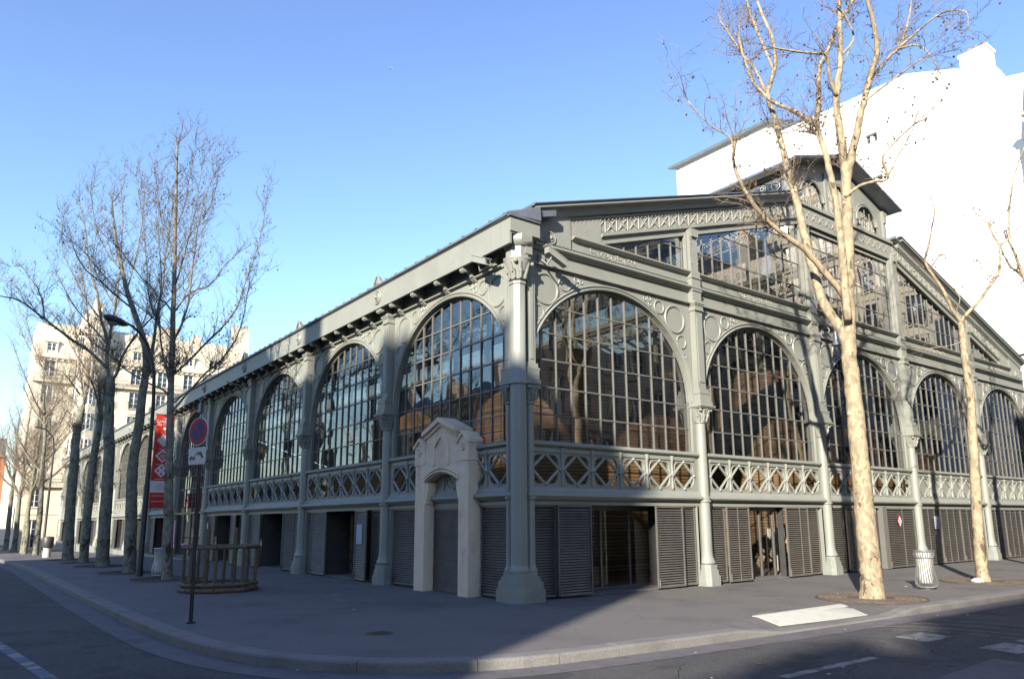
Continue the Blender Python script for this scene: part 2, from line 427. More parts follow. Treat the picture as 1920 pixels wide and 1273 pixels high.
# -- spandrel plate with arch, mouldings, roundels
def arch_pts(a, b, z0, n=28, uc=3.3):
    return [(uc - a*math.cos(PI*i/n), z0 + b*math.sin(PI*i/n)) for i in range(n+1)]
def make_spandrel():
    mb = MB()
    n = 28; A = arch_pts(3.0, 2.78, 5.2, n); z1 = 8.2; y0, y1 = 0.02, 0.20
    for i in range(n):
        (u0, w0), (u1, w1) = A[i], A[i+1]
        mb.add([(u0,y0,w0),(u1,y0,w1),(u1,y0,z1),(u0,y0,z1),(u0,y1,w0),(u1,y1,w1),(u1,y1,z1),(u0,y1,z1)],
               [(0,1,2,3),(7,6,5,4),(4,5,1,0)])
    mb.box(0.2, 0.3, y0, y1, 5.1, z1).box(6.3, 6.4, y0, y1, 5.1, z1)
    # archivolt
    for a, b, yy, r in ((3.03, 2.81, 0.0, 0.035), (3.12, 2.90, 0.012, 0.03)):
        mb.tube([(u, yy, w) for u, w in arch_pts(a, b, 5.2, 40)], r, 6)
    for s in (1, -1):
        X = lambda u: 3.3 + s*(u-3.3)
        for (u, w, R, r) in ((0.87, 7.62, 0.40, 0.035), (1.52, 7.88, 0.19, 0.028), (0.62, 6.97, 0.19, 0.028)):
            mb.ring((X(u), 0.012, w), R, r, 'y', 28, 6)
        # little scroll leaves towards the crown
        for k, (u, w, R) in enumerate(((1.93, 8.06, .075), (2.10, 8.03, .05), (0.50, 6.55, .07), (0.47, 6.38, .05), (0.42, 6.2, .04), (1.9,7.9,.05))):
            mb.ring((X(u), 0.015, w), R, 0.018, 'y', 12, 4)
    # cornice line above
    mb.box(0.05, 6.55, -0.09, 0.2, 8.2, 8.235).box(0.05, 6.55, -0.03, 0.2, 8.235, 8.27)
    return mb
SPANDREL = make_spandrel().mesh('spandrel', M['paint'], True)

# -- arched window: glazing bars + panes
def arch_z(u):
    t = 1 - ((u-3.3)/3.0)**2
    return 5.2 + 2.78*math.sqrt(max(0, t))
def make_bars():
    mb = MB()
    for k in range(-5, 6):
        u = 3.3 + 0.5*k
        mb.box(u-0.014, u+0.014, 0.13, 0.18, 3.74, arch_z(u))
    for z in (4.42, 5.11, 5.81, 6.51, 7.21):
        if z < 5.2: a = 3.0
        else: a = 3.0*math.sqrt(max(0, 1-((z-5.2)/2.78)**2))
        mb.box(3.3-a, 3.3+a, 0.138, 0.175, z-0.016, z+0.016)
    # frame
    mb.box(0.28, 0.335, 0.10, 0.21, 3.74, 5.2).box(6.265, 6.32, 0.10, 0.21, 3.74, 5.2)
    P = arch_pts(2.97, 2.75, 5.2, 36)
    mb.tube([(u, 0.15, w) for u, w in P], 0.035, 4)
    return mb
BARS = make_bars().mesh('glazing_bars', M['glazebar'])
def make_glass():
    # one slightly tilted pane per opening so that reflections break at the bars
    mb = MB(); rnd = random.Random(5)
    zs = [3.74, 4.42, 5.11, 5.81, 6.51, 7.21, 8.0]
    for k in range(-6, 6):
        u0, u1 = max(0.3, 3.3+0.5*k), min(6.3, 3.8+0.5*k)
        if u1 - u0 < 0.05: continue
        top = 0.5
        for i in range(6):
            za, zb = zs[i], zs[i+1]
            n = 4; q = 0.166
            ta, tb = rnd.uniform(-.0035, .0035), rnd.uniform(-.0035, .0035)
            for j in range(n):
                ua, ub = u0+(u1-u0)*j/n, u0+(u1-u0)*(j+1)/n
                z1a, z1b = min(zb, arch_z(ua)), min(zb, arch_z(ub))
                if z1a <= za+0.01 and z1b <= za+0.01: continue
                z1a = max(z1a, za); z1b = max(z1b, za)
                f = lambda u, z: q + ta*(u-u0)/0.5 + tb*(z-za)/0.7
                mb.quad((ua, f(ua,za), za), (ub, f(ub,za), za), (ub, f(ub,z1b), z1b), (ua, f(ua,z1a), z1a))
    return mb
GLASS = make_glass().mesh('pane', M['glass'])

# -- balustrade with openwork lozenges
def make_balustrade(blind=False):
    mb = MB()
    z0, z1 = 2.62, 3.6
    nmod = 6; w = 6.0/nmod
    for k in range(nmod):
        c = 0.3 + w*(k+0.5)
        hw, zb, zt, R = 0.40, 2.70, 3.41, 0.19
        # rounded hole outline
        hole = []
        cs = [(c+hw-R, zt-R, 0), (c-hw+R, zt-R, 90), (c-hw+R, zb+R, 180), (c+hw-R, zb+R, 270)]
        for cx, cz, a0 in cs:
            for i in range(7):
                a = rad(a0 + 90*i/6)
                hole.append((cx+R*math.cos(a), cz+R*math.sin(a)))
        ul, ur = c-w/2, c+w/2
        # outer points matched by direction to the rectangle
        outer = []
        cz_ = (zb+zt)/2
        for (u, z) in hole:
            du, dz = u-c, z-cz_
            tx = (w/2)/abs(du) if abs(du) > 1e-6 else 1e9
            tz = ((z1-cz_)/dz if dz > 1e-6 else (z0-cz_)/dz if dz < -1e-6 else 1e9)
            t = min(tx, tz)
            outer.append((c+du*t, cz_+dz*t))
        n = len(hole)
        yf, yb = 0.0, 0.07
        vs = [(u, yf, z) for u, z in hole] + [(u, yf, z) for u, z in outer] + [(u, yb, z) for u, z in hole]
        fs = []
        for i in range(n):
            j = (i+1) % n
            fs.append((i, n+i, n+j, j)); fs.append((i, j, 2*n+j, 2*n+i))
        mb.add(vs, fs)
        # fill the rectangle corners
        for (uu, zz) in ((ul, z0), (ur, z0), (ul, z1), (ur, z1)):
            best = sorted(range(n), key=lambda i: (outer[i][0]-uu)**2 + (outer[i][1]-zz)**2)[:1][0]
            # nearest points on each rectangle side
            side = [p for p in outer if abs(p[0]-uu) < 1e-6]; topb = [p for p in outer if abs(p[1]-zz) < 1e-6]
            if side and topb:
                a = min(side, key=lambda p: abs(p[1]-zz)); b = min(topb, key=lambda p: abs(p[0]-uu))
                mb.add([(a[0], yf, a[1]), (uu, yf, zz), (b[0], yf, b[1])], [(0,1,2)])
        # lozenge bars
        pts = [(c, zt+.02), (c+hw+0.03, cz_), (c, zb-.02), (c-hw-0.03, cz_)]
        for i in range(4):
            a, b = pts[i], pts[(i+1) % 4]
            mb.tube([(a[0], 0.02, a[1]), (b[0], 0.02, b[1])], 0.04, 6)
        for p in pts: mb.ball((p[0], -0.01, p[1]), 0.042, 6, 4)
        ringp = hole + [hole[0]]
        mb.tube([(u, -0.002, z) for u, z in ringp], 0.012, 4, cap=False)
        # baluster on the stile
        if True:
            u = ur if k < nmod-1 else None
            for u in ([ul] if k else [])+[]:
                mb.lathe([(0.03,2.66),(0.045,2.72),(0.035,2.78),(0.028,2.95),(0.045,3.0),(0.075,3.05),(0.045,3.1),(0.03,3.2),(0.038,3.42),(0.06,3.46),(0.06,3.58)], (u, -0.02), 8)
                mb.tube([(u-.09,-.012,3.05),(u+.09,-.012,3.05)], .045, 6)
        mb.box(c-w/2+0.07, c+w/2-0.07, -0.035, 0.0, 3.47, 3.56)
        if blind:
            mb.box(c-w/2+0.02, c+w/2-0.02, 0.05, 0.08, 2.64, 3.45)
    # rails, ledge
    mb.prism_yz([(0.16,3.6),(-0.04,3.6),(-0.09,3.64),(-0.09,3.68),(-0.05,3.72),(0.02,3.745),(0.16,3.745)], 0.2, 6.4)
    mb.prism_yz([(0.2,2.33),(-0.05,2.33),(-0.06,2.37),(-0.13,2.385),(-0.15,2.42),(-0.13,2.47),(-0.07,2.5),(-0.04,2.56),(0.0,2.62),(0.2,2.62)], 0.17, 6.43)
    mb.box(0.2, 6.4, 0.0, 0.12, 2.2, 2.28)       # transom bar above the shutters
    mb.box(0.2, 6.4, 0.06, 0.2, 2.28, 2.33)
    mb.box(0.2, 0.3, 0.0, 0.2, 0, 2.2).box(6.3, 6.4, 0.0, 0.2, 0, 2.2)
    mb.box(0.2, 0.3, 0.02, 0.2, 2.62, 5.1).box(6.3, 6.4, 0.02, 0.2, 2.62, 5.1)
    return mb
BAL = make_balustrade().mesh('balustrade', M['paint'], True)
BALB = make_balustrade(True).mesh('balustrade_blind', M['paint'], True)

# -- columns
def make_column():
    mb = MB()
    r = 0.165
    mb.lathe([(0.20,0.58),(0.235,0.62),(0.235,0.66),(0.205,0.70),(0.205,0.73),(0.19,0.76),(r+.01,0.80),(r,0.95),(r,2.30),(r+.035,2.32),(r+.035,2.36),(r+.015,2.38),(r+.03,2.41),(r+.03,2.44),(r-.005,2.47),
              (r-.02,4.58),(r+.02,4.60),(r+.02,4.64),(r-.01,4.66)], (0, -0.02), 20)
    # flat pilaster behind
    mb.box(-0.26, 0.26, 0.03, 0.22, 0, 5.2)
    mb.box(-0.29, -0.23, 0.0, 0.1, 0.3, 2.2).box(0.23, 0.29, 0.0, 0.1, 0.3, 2.2)
    # stepped base of the pilaster above the capital
    for h, z0, z1 in ((0.275,5.08,5.2),(0.255,5.2,5.26),(0.235,5.26,5.44),(0.25,5.44,5.49),(0.20,5.49,5.60)):
        mb.box(-h, h, -h-0.03, 0.2, z0, z1)
    mb.box(-0.17, 0.17, -0.17, 0.2, 5.6, 7.98)
    mb.box(-0.12, 0.12, -0.195, -0.17, 5.8, 7.8)
    for h, z0, z1 in ((0.20,7.98,8.03),(0.185,8.03,8.14),(0.21,8.14,8.19),(0.235,8.19,8.27)):
        mb.box(-h, h, -h-0.02, 0.2, z0, z1)
    for z in (5.75, 6.6, 7.4, 7.88):
        for x in (-0.14, 0.14): mb.ball((x, -0.175, z), 0.016, 6, 4)
    return mb
COLM = make_column().mesh('column', M['paint'], True)
def make_capital(R=1.0, z=4.66, h=0.36, abacus=0.30, oct_=False):
    mb = MB()
    mb.lathe([(0.15*R,z),(0.16*R,z+.1*h),(0.185*R,z+.5*h),(0.24*R,z+.85*h),(0.25*R,z+h)], (0, -0.02), 16)
    for row, (zz, rr, n, lh) in enumerate(((z+.02, .165*R, 10, .5*h), (z+.38*h, .19*R, 8, .55*h))):
        for k in range(n):
            a = 2*PI*(k + .5*row)/n
            ca, sa = math.cos(a), math.sin(a)
            pts = [(rr*ca, rr*sa-.02, zz), ((rr+.025)*ca, (rr+.025)*sa-.02, zz+.5*lh), ((rr+.075)*ca, (rr+.075)*sa-.02, zz+.92*lh), ((rr+.095)*ca, (rr+.095)*sa-.02, zz+.85*lh)]
            mb.tube(pts, [.03, .034, .028, .016], 5)
    for k in range(4):
        a = PI/4 + k*PI/2
        mb.ball((.27*R*math.cos(a), .27*R*math.sin(a)-.02, z+h-.05), .055, 8, 6)
    if abacus:
        mb.box(-abacus, abacus, -abacus-.02, .2, z+h, z+h+.035).box(-abacus-.03, abacus+.03, -abacus-.05, .2, z+h+.035, z+h+.075)
    return mb
CAPM = make_capital(1.18, 4.62, .40, .31).mesh('capital', M['paint'], True)
def make_pedestal():
    mb = MB()
    def octo(hw, y0, ch): return [(-hw, 0.22), (-hw, y0+ch), (-hw+ch, y0), (hw-ch, y0), (hw, y0+ch), (hw, 0.22)]
    for hw, y0, z0, z1 in ((.315,-.31,-.02,.27), (.30,-.295,.27,.30), (.285,-.28,.30,.42), (.27,-.265,.42,.45), (.255,-.25,.45,.58)):
        mb.prism_xy(octo(hw, y0, .12), z0, z1)
    return mb
PEDM = make_pedestal().mesh('pedestal', M['base'])

def add_obj(name, me, parent, loc=(0,0,0), rz=0, sx=1):
    o = D.objects.new(name, me); COL.objects.link(o); o.parent = parent
    o.location = loc; o.rotation_euler = (0, 0, rz); o.scale = (sx, 1, 1)
    return o
def col_at(loc, rz):
    c = add_obj('column', COLM, hall, loc, rz)
    add_obj('capital', CAPM, c); add_obj('pedestal', PEDM, c)
    return c
for x in XC[1:-1]: col_at((x, 0, 0), 0)
for y in YC[1:]: col_at((0, y, 0), -PI/2)
col_at((XC[-1], 0, 0), 0)

# -- shutters
_sh = {}
def shutter_mesh(w, posts=()):
    key = (round(w, 2), tuple(posts))
    if key in _sh: return _sh[key]
    mb = MB(); h0, h1 = 0.05, 2.19
    z = h0 + 0.05
    while z < h1 - 0.05:
        mb.add([(0.03,-.012,z-.016),(w-.03,-.012,z-.016),(w-.03,.012,z+.018),(0.03,.012,z+.018),(0.03,-.004,z-.022),(w-.03,-.004,z-.022),(w-.03,.02,z+.012),(0.03,.02,z+.012)],
               [(0,1,2,3),(7,6,5,4),(0,4,5,1),(3,2,6,7)])
        z += 0.064
    me = mb.mesh('louvres', M['louvre'])
    mf = MB()
    mf.box(0, .035, -.02, .035, h0, h1).box(w-.035, w, -.02, .035, h0, h1).box(.035, w-.035, -.018, .033, h0, h0+.04).box(.035, w-.035, -.018, .033, h1-.04, h1)
    for p in posts: mf.box(p-.014, p+.014, -.03, -.013, h0, h1)
    mf.box(0.03, 0.05, -.05, -.02, h0, h0+.22)
    fe = mf.mesh('frame', M['louvre_frame'])
    bk = MB().box(.02, w-.02, .04, .05, h0, h1).mesh('backing', M['black'])
    _sh[key] = (me, fe, bk)
    return _sh[key]
def shutter(fr, u0, u1, y=0.06, posts=(), ang=0.0, z=0.0):
    me, fe, bk = shutter_mesh(u1-u0, posts)
    base, rz, sx = fr
    p = Vector((u0*sx, y, z)); p.rotate(Matrix.Rotation(rz, 3, 'Z'))
    o = add_obj('shutter', me, hall, Vector(base)+p, rz+ang)
    add_obj('frame', fe, o); add_obj('backing', bk, o)
    return o
def fpart(fr, name, mb, m, smooth=False, parent=None):
    base, rz, sx = fr
    o = mb.build(name, m, parent or hall, smooth)
    if not parent: o.location = base; o.rotation_euler = (0,0,rz)
    return o
def glazed_door(fr, u0, u1, deep=0.9, n=3, z1=2.2):
    mb = MB()
    y = deep
    mb.box(u0-.3, u1+.3, y, y+.06, z1-.12, z1+.1).box(u0-.3, u1+.3, y, y+.06, 0, .09)
    for k in range(n+1):
        u = u0+(u1-u0)*k/n
        mb.box(u-.03, u+.03, y-.01, y+.07, 0.09, z1-.12)
    dr = fpart(fr, 'glazed_door', mb, M['louvre_frame'])
    g = MB(); 
    for k in range(n):
        a = u0+(u1-u0)*k/n+.03; b = u0+(u1-u0)*(k+1)/n-.03
        g.quad((a, y+.03, .09), (b, y+.03, .09), (b, y+.03, z1-.12), (a, y+.03, z1-.12))
    fpart(fr, 'door_pane', g, M['door_glass'], parent=dr)
def reveal(fr, u0, u1, deep=0.9, z1=2.2):
    mb = MB()
    mb.box(u0-.34, u0-.30, .1, deep, 0, z1).box(u1+.30, u1+.34, .1, deep, 0, z1)
    mb.box(u0-.34, u1+.34, .1, deep, z1+.0, z1+.05)
    fpart(fr, 'door_reveal', mb, M['darkmetal'])
    mb = MB().box(u0-.3, u1+.3, .0, deep, .01, .05)
    fpart(fr, 'threshold', mb, M['patch'])

FR = [((XC[i], 0, 0), 0, (XC[i+1]-XC[i])/WR) for i in range(NR)]
FL = [((0, YC[j+1], 0), -PI/2, WL/WR) for j in range(NL)]
def bay(fr, blind=False, bal=True):
    base, rz, sx = fr
    add_obj('spandrel', SPANDREL, hall, base, rz, sx)
    w = add_obj('arched_window', BARS, hall, base, rz, sx)
    add_obj('pane', GLASS, w)
    if bal: add_obj('balustrade', BALB if blind else BAL, hall, base, rz, sx)
for i, fr in enumerate(FR): bay(fr, blind=(i >= 3))
for j, fr in enumerate(FL): bay(fr, bal=(j != 4), blind=(j >= 6))

# gable front shutters and doors
f = FR[0]
shutter(f, .42, 1.14); shutter(f, 1.10, 2.20, -.06); shutter(f, 4.53, 5.62, -.06); shutter(f, 5.60, 6.26)
glazed_door(f, 2.35, 5.6, .9, 3); reveal(f, 2.3, 5.0, .9)
f = FR[1]
shutter(f, .36, 1.0); shutter(f, .97, 2.05, -.06, (.5,)); shutter(f, 4.05, 5.30, -.06, (.75,)); shutter(f, 5.32, 6.12)
glazed_door(f, 2.35, 3.75, .3, 2); reveal(f, 2.4, 3.7, .3)
f = FR[2]
shutter(f, .40, 1.17); shutter(f, 1.14, 2.35, -.06, (.35,)); shutter(f, 3.98, 6.15, -.06, (1.2,)); reveal(f, 2.75, 3.4, 1.6); glazed_door(f, 2.3, 4.3, 1.5, 1)
mb = MB().box(3.62, 3.94, -.10, .10, .02, 2.25); fpart(f, 'door_post', mb, M['glazebar'])
for f in FR[3:]:
    shutter(f, .36, 2.0, .02, (.55, 1.1)); shutter(f, 2.02, 3.9, .02, (.6, 1.2)); shutter(f, 3.92, 6.15, .02, (.6, 1.2, 1.75))
# side front
f = FL[0]
shutter(f, 6.6-1.62, 6.6-.50); shutter(f, 6.6-6.25, 6.6-4.40)
for j in range(1, NL):
    f = FL[j]
    if j == 4: continue
    a = 4.55 if j < 4 else 5.0
    shutter(f, .36, 1.02)
    shutter(f, .98, 2.28 if j == 1 else 2.05, -.06)
    if j in (1, 3): shutter(f, 4.6, 5.6, -.06, (), -.10)
    elif j == 2: shutter(f, 4.7, 5.6, -.06, (), .22)
    else: shutter(f, 4.45, 5.55, -.06)
    shutter(f, 5.56, 6.25)
    glazed_door(f, 2.2, 4.6, 1.0, 3); reveal(f, 2.3, 4.4, 1.0)
# entrance bay: glass to the ground
f = FL[4]
mb = MB()
for k in range(-6, 7, 3): mb.box(3.3+.5*k-.02, 3.3+.5*k+.02, .12, .2, 0, 3.74)
mb.box(.3, 6.3, .12, .2, 3.70, 3.76).box(.3, 6.3, -.05, .2, 2.33, 2.45).box(.3, 6.3, .12, .2, 0, .1)
fpart(f, 'entrance_frame', mb, M['glazebar'])
g = MB(); g.quad((.3,.17,0),(6.3,.17,0),(6.3,.17,3.74),(.3,.17,3.74)); fpart(f, 'entrance_pane', g, M['glass'])
# plinth that follows the falling street
mb = MB().box(-.28, .2, 20, YE+.3, -1.6, -0.02)
hall_part('plinth', mb, M['base'])
mb = MB().box(XC[-1]-.3, XC[-1]+.3, -.3, .3, -.4, 0); hall_part('plinth', mb, M['base'])

# -- corner pier
mb = MB()
def cpt(x, y): return (x, y)
def diag(mb2):   # rotate a mesh built facing -y so that it faces the camera corner
    c, s = math.cos(-PI/4), math.sin(-PI/4)
    mb2.xform(lambda x, y, z: (x*c - y*s, x*s + y*c, z))
    return mb2
cc = (-.03, -.03)
mb.lathe([(.20,.62),(.25,.66),(.25,.72),(.21,.76),(.205,.85),(.20,5.02),(.235,5.05),(.235,5.1),(.20,5.14),(.195,7.5),(.225,7.52),(.225,7.57),(.19,7.6)], cc, 8, a0=PI/8, a1=PI/8+2*PI)
mb.box(-.02, .42, .0, .22, 0, 8.75).box(.0, .22, -.02, .42, 0, 8.75)
for (x, y) in ((.31, -.03), (-.03, .31)):
    mb.lathe([(.12,.62),(.15,.66),(.15,.72),(.12,.76),(.105,.85),(.10,2.30),(.135,2.33),(.135,2.37),(.115,2.39),(.13,2.42),(.13,2.45),(.1,2.48),(.095,4.58),(.13,4.6),(.13,4.64),(.1,4.66)], (x, y), 14)
for (x, y, a) in ((.33, -.02, 0), (-.02, .33, 1)):
    for h, z0, z1 in ((.24,5.08,5.2),(.21,5.2,5.44),(.225,5.44,5.49),(.18,5.49,5.6)):
        mb.box(x-h, x+h, y-h*.55, y+.2, z0, z1) if not a else mb.box(x-h*.55, x+.2, y-h, y+h, z0, z1)
    (mb.box(x-.12, x+.12, y-.08, y+.2, 5.6, 8.2) if not a else mb.box(x-.08, x+.2, y-.12, y+.12, 5.6, 8.2))
    (mb.box(x-.05, x+.05, y-.1, y-.08, 5.7, 8.1) if not a else mb.box(x-.1, x-.08, y-.05, y+.05, 5.7, 8.1))
mb.box(-.02, .62, -.05, .1, 5.05, 5.1).box(-.05, .1, -.02, .62, 5.05, 5.1)
pier = hall_part('corner_pier', mb, M['paint'], smooth=True)
mb = MB()
for hw, z0, z1 in ((.49,-.02,.27),(.47,.27,.31),(.45,.31,.44),(.425,.44,.48),(.39,.48,.56),(.34,.56,.66)):
    a = hw
    mb.prism_xy([(-a*.62,-a*.62+.0),(-a*.25,-a*.75),(a*1.05,-a*.62),(a*1.05,.22),(.22,.22),(.22,a*1.05),(-a*.62,a*1.05),(-a*.75,-a*.25)], z0, z1)
hall_part('pedestal', mb, M['base'], pier)
cap = make_capital(1.35, 7.62, .46, 0).xform(lambda x, y, z: (x-.05, y-.03, z))
cap.lathe([(.34,8.08),(.37,8.12),(.37,8.17)], cc, 8, a0=PI/8, a1=PI/8+2*PI)
cap.lathe([(.30,8.17),(.30,8.46)], cc, 8, a0=PI/8, a1=PI/8+2*PI)
cap.lathe([(.33,8.46),(.39,8.52),(.42,8.60),(.42,8.72)], cc, 8, a0=PI/8, a1=PI/8+2*PI)
hall_part('capital', cap, M['paint'], pier, True)
for (x, y, r_) in ((.33, -.0, 0), (-.0, .33, -PI/2)):
    c2 = make_capital(.8, 4.66, .38, 0)
    o = hall_part('capital', c2, M['paint'], pier, True); o.location = (x, y, 0); o.rotation_euler = (0,0,r_)

# -- side eave: soffit, brackets, fascia, medallions
FX = -0.50
mb = MB()
mb.prism(([(.2,8.27),(-.02,8.27),(-.02,8.34),(0.0,8.36),(0.0,8.70),(FX+.06,8.70),(FX+.06,8.43),(FX,8.43),(FX,9.08),(FX-.05,9.10),(FX-.05,9.15),(.2,9.2)]), lambda u, w, t: (u, t, w), -.33, YE+.5)
hall_part('fascia', mb, M['paint'])
mb = MB()
mb.prism([(FX-.09,9.12),(FX-.09,9.18),(FX-.02,9.2),(1.0,9.66),(1.0,9.5),(0,9.19),(FX,9.15)], lambda u, w, t: (u, t, w), -.33, YE+.5)
for k in range(int(YE/.62)):
    y = -.2+.62*k; mb.tube([(FX-.09, y, 9.19), (FX+.5, y, 9.40)], .03, 5)
hall_part('eave_flashing', mb, M['zinc'])
def make_bracket(s=1.0, w=.075):
    mb = MB()
    prof = [(.0,8.69),(-.43,8.69),(-.46,8.46),(-.46,8.37),(-.42,8.31),(-.35,8.31),(-.29,8.36),(-.22,8.34),(-.16,8.24),(-.08,8.14),(.0,8.10)]
    mb.prism(prof, lambda u, v, t: (u, t, v), -w, w)
    mb.tube([(-.40,-w*1.12,8.38),(-.40,w*1.12,8.38)], .065, 10)
    mb.tube([(-.13,-w*1.12,8.25),(-.13,w*1.12,8.25)], .05, 8)
    mb.box(-.47,.0,-w*1.2,w*1.2,8.5,8.56)
    return mb
BRK = make_bracket().mesh('bracket', M['paint'], True)
BRKL = make_bracket(1.05, .15).mesh('bracket_large', M['paint'], True)
for j in range(NL):
    n = 4 if j == 0 else 5
    for k in range(1, n+1):
        y = YC[j] + WL*k/(n+1) + (.0 if j else .55)
        add_obj('bracket', BRK, hall, (0, y, 0))
def make_medallion():
    mb = MB()
    mb.ring((0,0,0), .17, .035, 'x', 20, 6); mb.ring((-.02,0,0), .10, .03, 'x', 16, 6); mb.ball((-.04,0,0), .06, 8, 6)
    mb.prism([(-.20,.30),(-.16,.42),(-.1,.46),(0,.58),(.1,.46),(.16,.42),(.20,.30)], lambda u, v, t: (t, u, v), .0, .09)
    mb.tube([(-.02,-.22,.30),(-.03,-.13,.44),(-.03,0,.60),(-.03,.13,.44),(-.02,.22,.30)], .03, 6)
    mb.ball((-.02,-.22,.32), .05, 8, 6); mb.ball((-.02,.22,.32), .05, 8, 6)
    return mb
MED = make_medallion().mesh('medallion', M['paint'], True)
for y in YC[1:]:
    add_obj('bracket', BRKL, hall, (0, y, 0))
    _o = add_obj('medallion', MED, hall, (FX-.01, y, 8.80)); _o.scale = (1.2, 1.25, 1.2)
# corner zinc cap
mb = MB()
mb.prism_xy([(-.56,-.42),(.40,-.42),(.40,.3),(-.56,.3)], 9.10, 9.16)
mb.add([(-.58,-.40,9.16),(.40,-.45,9.16),(.40,.3,9.16),(-.58,.3,9.16),(-.56,-.36,9.22),(.40,-.42,9.55),(.40,.3,9.5),(-.5,.3,9.25)], [(0,1,5,4),(4,5,6,7),(1,2,6,5),(2,3,7,6),(3,0,4,7)])
hall_part('corner_cap', mb, M['zinc'])
mb = MB().box(FX+.002, .42, -.37, -.331, 8.74, 9.098).box(-.43, .42, -.33, -.021, 8.72, 9.09)
hall_part('fascia', mb, M['paint'])

# -- gable front above the arches
XM = (XC[0]+XC[-1])/2
def zt(x):       # top of gable glazing
    return 9.28 + .312*(min(x, XE-x) - 2.9)
LX0, LX1 = 13.0, 19.9
ZF = 12.46
def zf(x): return min(zt(x), ZF)
mb = MB()
def seg(x0, x1, zlo, zhi, y0, y1):    # quad strip with sloping edges
    mb.add([(x0,y0,zlo(x0)),(x1,y0,zlo(x1)),(x1,y0,zhi(x1)),(x0,y0,zhi(x0)),(x0,y1,zlo(x0)),(x1,y1,zlo(x1)),(x1,y1,zhi(x1)),(x0,y1,zhi(x0))],
           [(0,1,2,3),(7,6,5,4),(0,4,5,1),(3,2,6,7),(1,5,6,2),(0,3,7,4)])
mb.box(0, XE, .02, .2, 8.27, 9.15)
XB = [0.3, 2.9] + [13.1, XM-3.3, XM+3.3, 19.8] + [XE-2.9, XE-.3]
c8 = lambda z: (lambda x: z)
zr = lambda x: 9.20 + .312*(min(x, XE-x) + .2)      # roof plane at the wall
seg(0, 2.9, c8(9.15), zr, .0, .2); seg(XE-2.9, XE, c8(9.15), zr, .0, .2)
seg(2.9, 13.2, zt, zr, .03, .2); seg(XE-13.2, XE-2.9, zt, zr, .03, .2)
seg(13.2, XE-13.2, c8(ZF), c8(13.32), .03, .2)
# solid end plates stand proud
seg(.45, 1.75, c8(8.85), zr, -.03, .0); seg(XE-1.75, XE-.45, c8(8.85), zr, -.03, .0)
hall_part('gable_wall', mb, M['paint'])
mb = MB()
mb.prism_yz([(.0,8.60),(-.05,8.61),(-.08,8.66),(-.17,8.69),(-.17,8.74),(-.11,8.78),(-.03,8.82),(.0,8.82)], .45, XE-.45)
mb.prism_yz([(.02,9.12),(-.05,9.14),(-.14,9.18),(-.14,9.22),(-.08,9.24),(.2,9.25),(.2,9.12)], 1.8, XE-1.8)
mb.prism_yz([(.02,8.84),(-.015,8.86),(-.015,8.88),(.02,8.9)], 1.8, XE-1.8)
hall_part('cornice', mb, M['paint'])
def rake(mb, x0, x1, prof, sides=(0, 1)):
    """profile (y, dz) swept along the roof slope between x0 and x1 (x0<x1), both sides mirrored"""
    for m_ in sides:
        o = len(mb.v); n = len(prof)
        for x in (x0, x1):
            for (y, dz) in prof:
                mb.v.append((XE-x if m_ else x, y, zr(x)+dz))
        for i in range(n):
            a, b = o+i, o+(i+1) % n
            mb.f.append((a, b, b+n, a+n))
        mb.f.append(tuple(range(o, o+n))); mb.f.append(tuple(range(o+n, o+2*n)))
for sd_ in ((0,), (1,)):
    mb = MB()
    rake(mb, .36, 12.6, [(.2,-.04),(-.04,-.05),(-.08,-.02),(-.09,.10),(-.12,.12),(-.16,.17),(-.30,.20),(-.30,.26),(.2,.28)], sd_)
    hall_part('rake_cornice', mb, M['paint'])
    mb = MB()
    rake(mb, .30, 12.75, [(.3,.285),(-.32,.265),(-.35,.30),(-.32,.33),(.3,.34)], sd_)
    hall_part('rake_flashing', mb, M['zinc'])
mb = MB(); rake(mb, 2.9, 13.15, [(.2,-.70),(-.03,-.70),(-.06,-.67),(-.06,-.62),(-.02,-.60),(.2,-.60)]); rake(mb, 1.75, 13.15, [(.03,-.14),(-.03,-.14),(-.05,-.11),(-.03,-.08),(.03,-.08)])
mb.box(13.15, XE-13.15, -.05, .2, ZF, ZF+.1).box(13.0, XE-13.0, -.06, .2, 13.2, 13.32)
# inner dark frame below the frieze
rake(mb, 2.9, 13.15, [(.2,-.86),(.06,-.86),(.06,-.70),(.2,-.70)])
mb.box(13.15, XE-13.15, .06, .2, ZF-.16, ZF)
hall_part('rake_moulding', mb, M['paint'])
# relief frieze: crosses, studs and rosettes
mb = MB()
x = 1.95
while x < 13.0:
    for xx in (x, XE-x):
        z = zr(x) - .37; s = .312 if xx < XM else -.312
        q = .15
        mb.tube([(xx-q,.02,z-q-s*q),(xx+q,.02,z+q+s*q)], .026, 4)
        mb.tube([(xx-q,.02,z+q-s*q),(xx+q,.02,z-q+s*q)], .026, 4)
        mb.tube([(xx-q-.075,.02,z-.17-s*(q+.075)),(xx-q-.075,.02,z+.17-s*(q+.075))], .02, 4)
        mb.ring((xx,.02,z), .06, .02, 'y', 8, 4)
    x += .45
x = 13.5
while x < XE-13.3:
    z = (ZF+.1+13.2)/2; q = .16
    mb.tube([(x-q,.02,z-q),(x+q,.02,z+q)], .026, 4); mb.tube([(x-q,.02,z+q),(x+q,.02,z-q)], .026, 4); mb.ring((x,.02,z), .06, .02, 'y', 8, 4)
    x += .45
x = .5
while x < 12.9:
    for xx in (x, XE-x):
        mb.ball((xx,.0,zr(x)-.19), .022, 6, 4)
        if x > 3.0: mb.ball((xx,.0,zr(x)-.56), .022, 6, 4)
    x += .15
hall_part('frieze_relief', mb, M['paint2'], smooth=True)
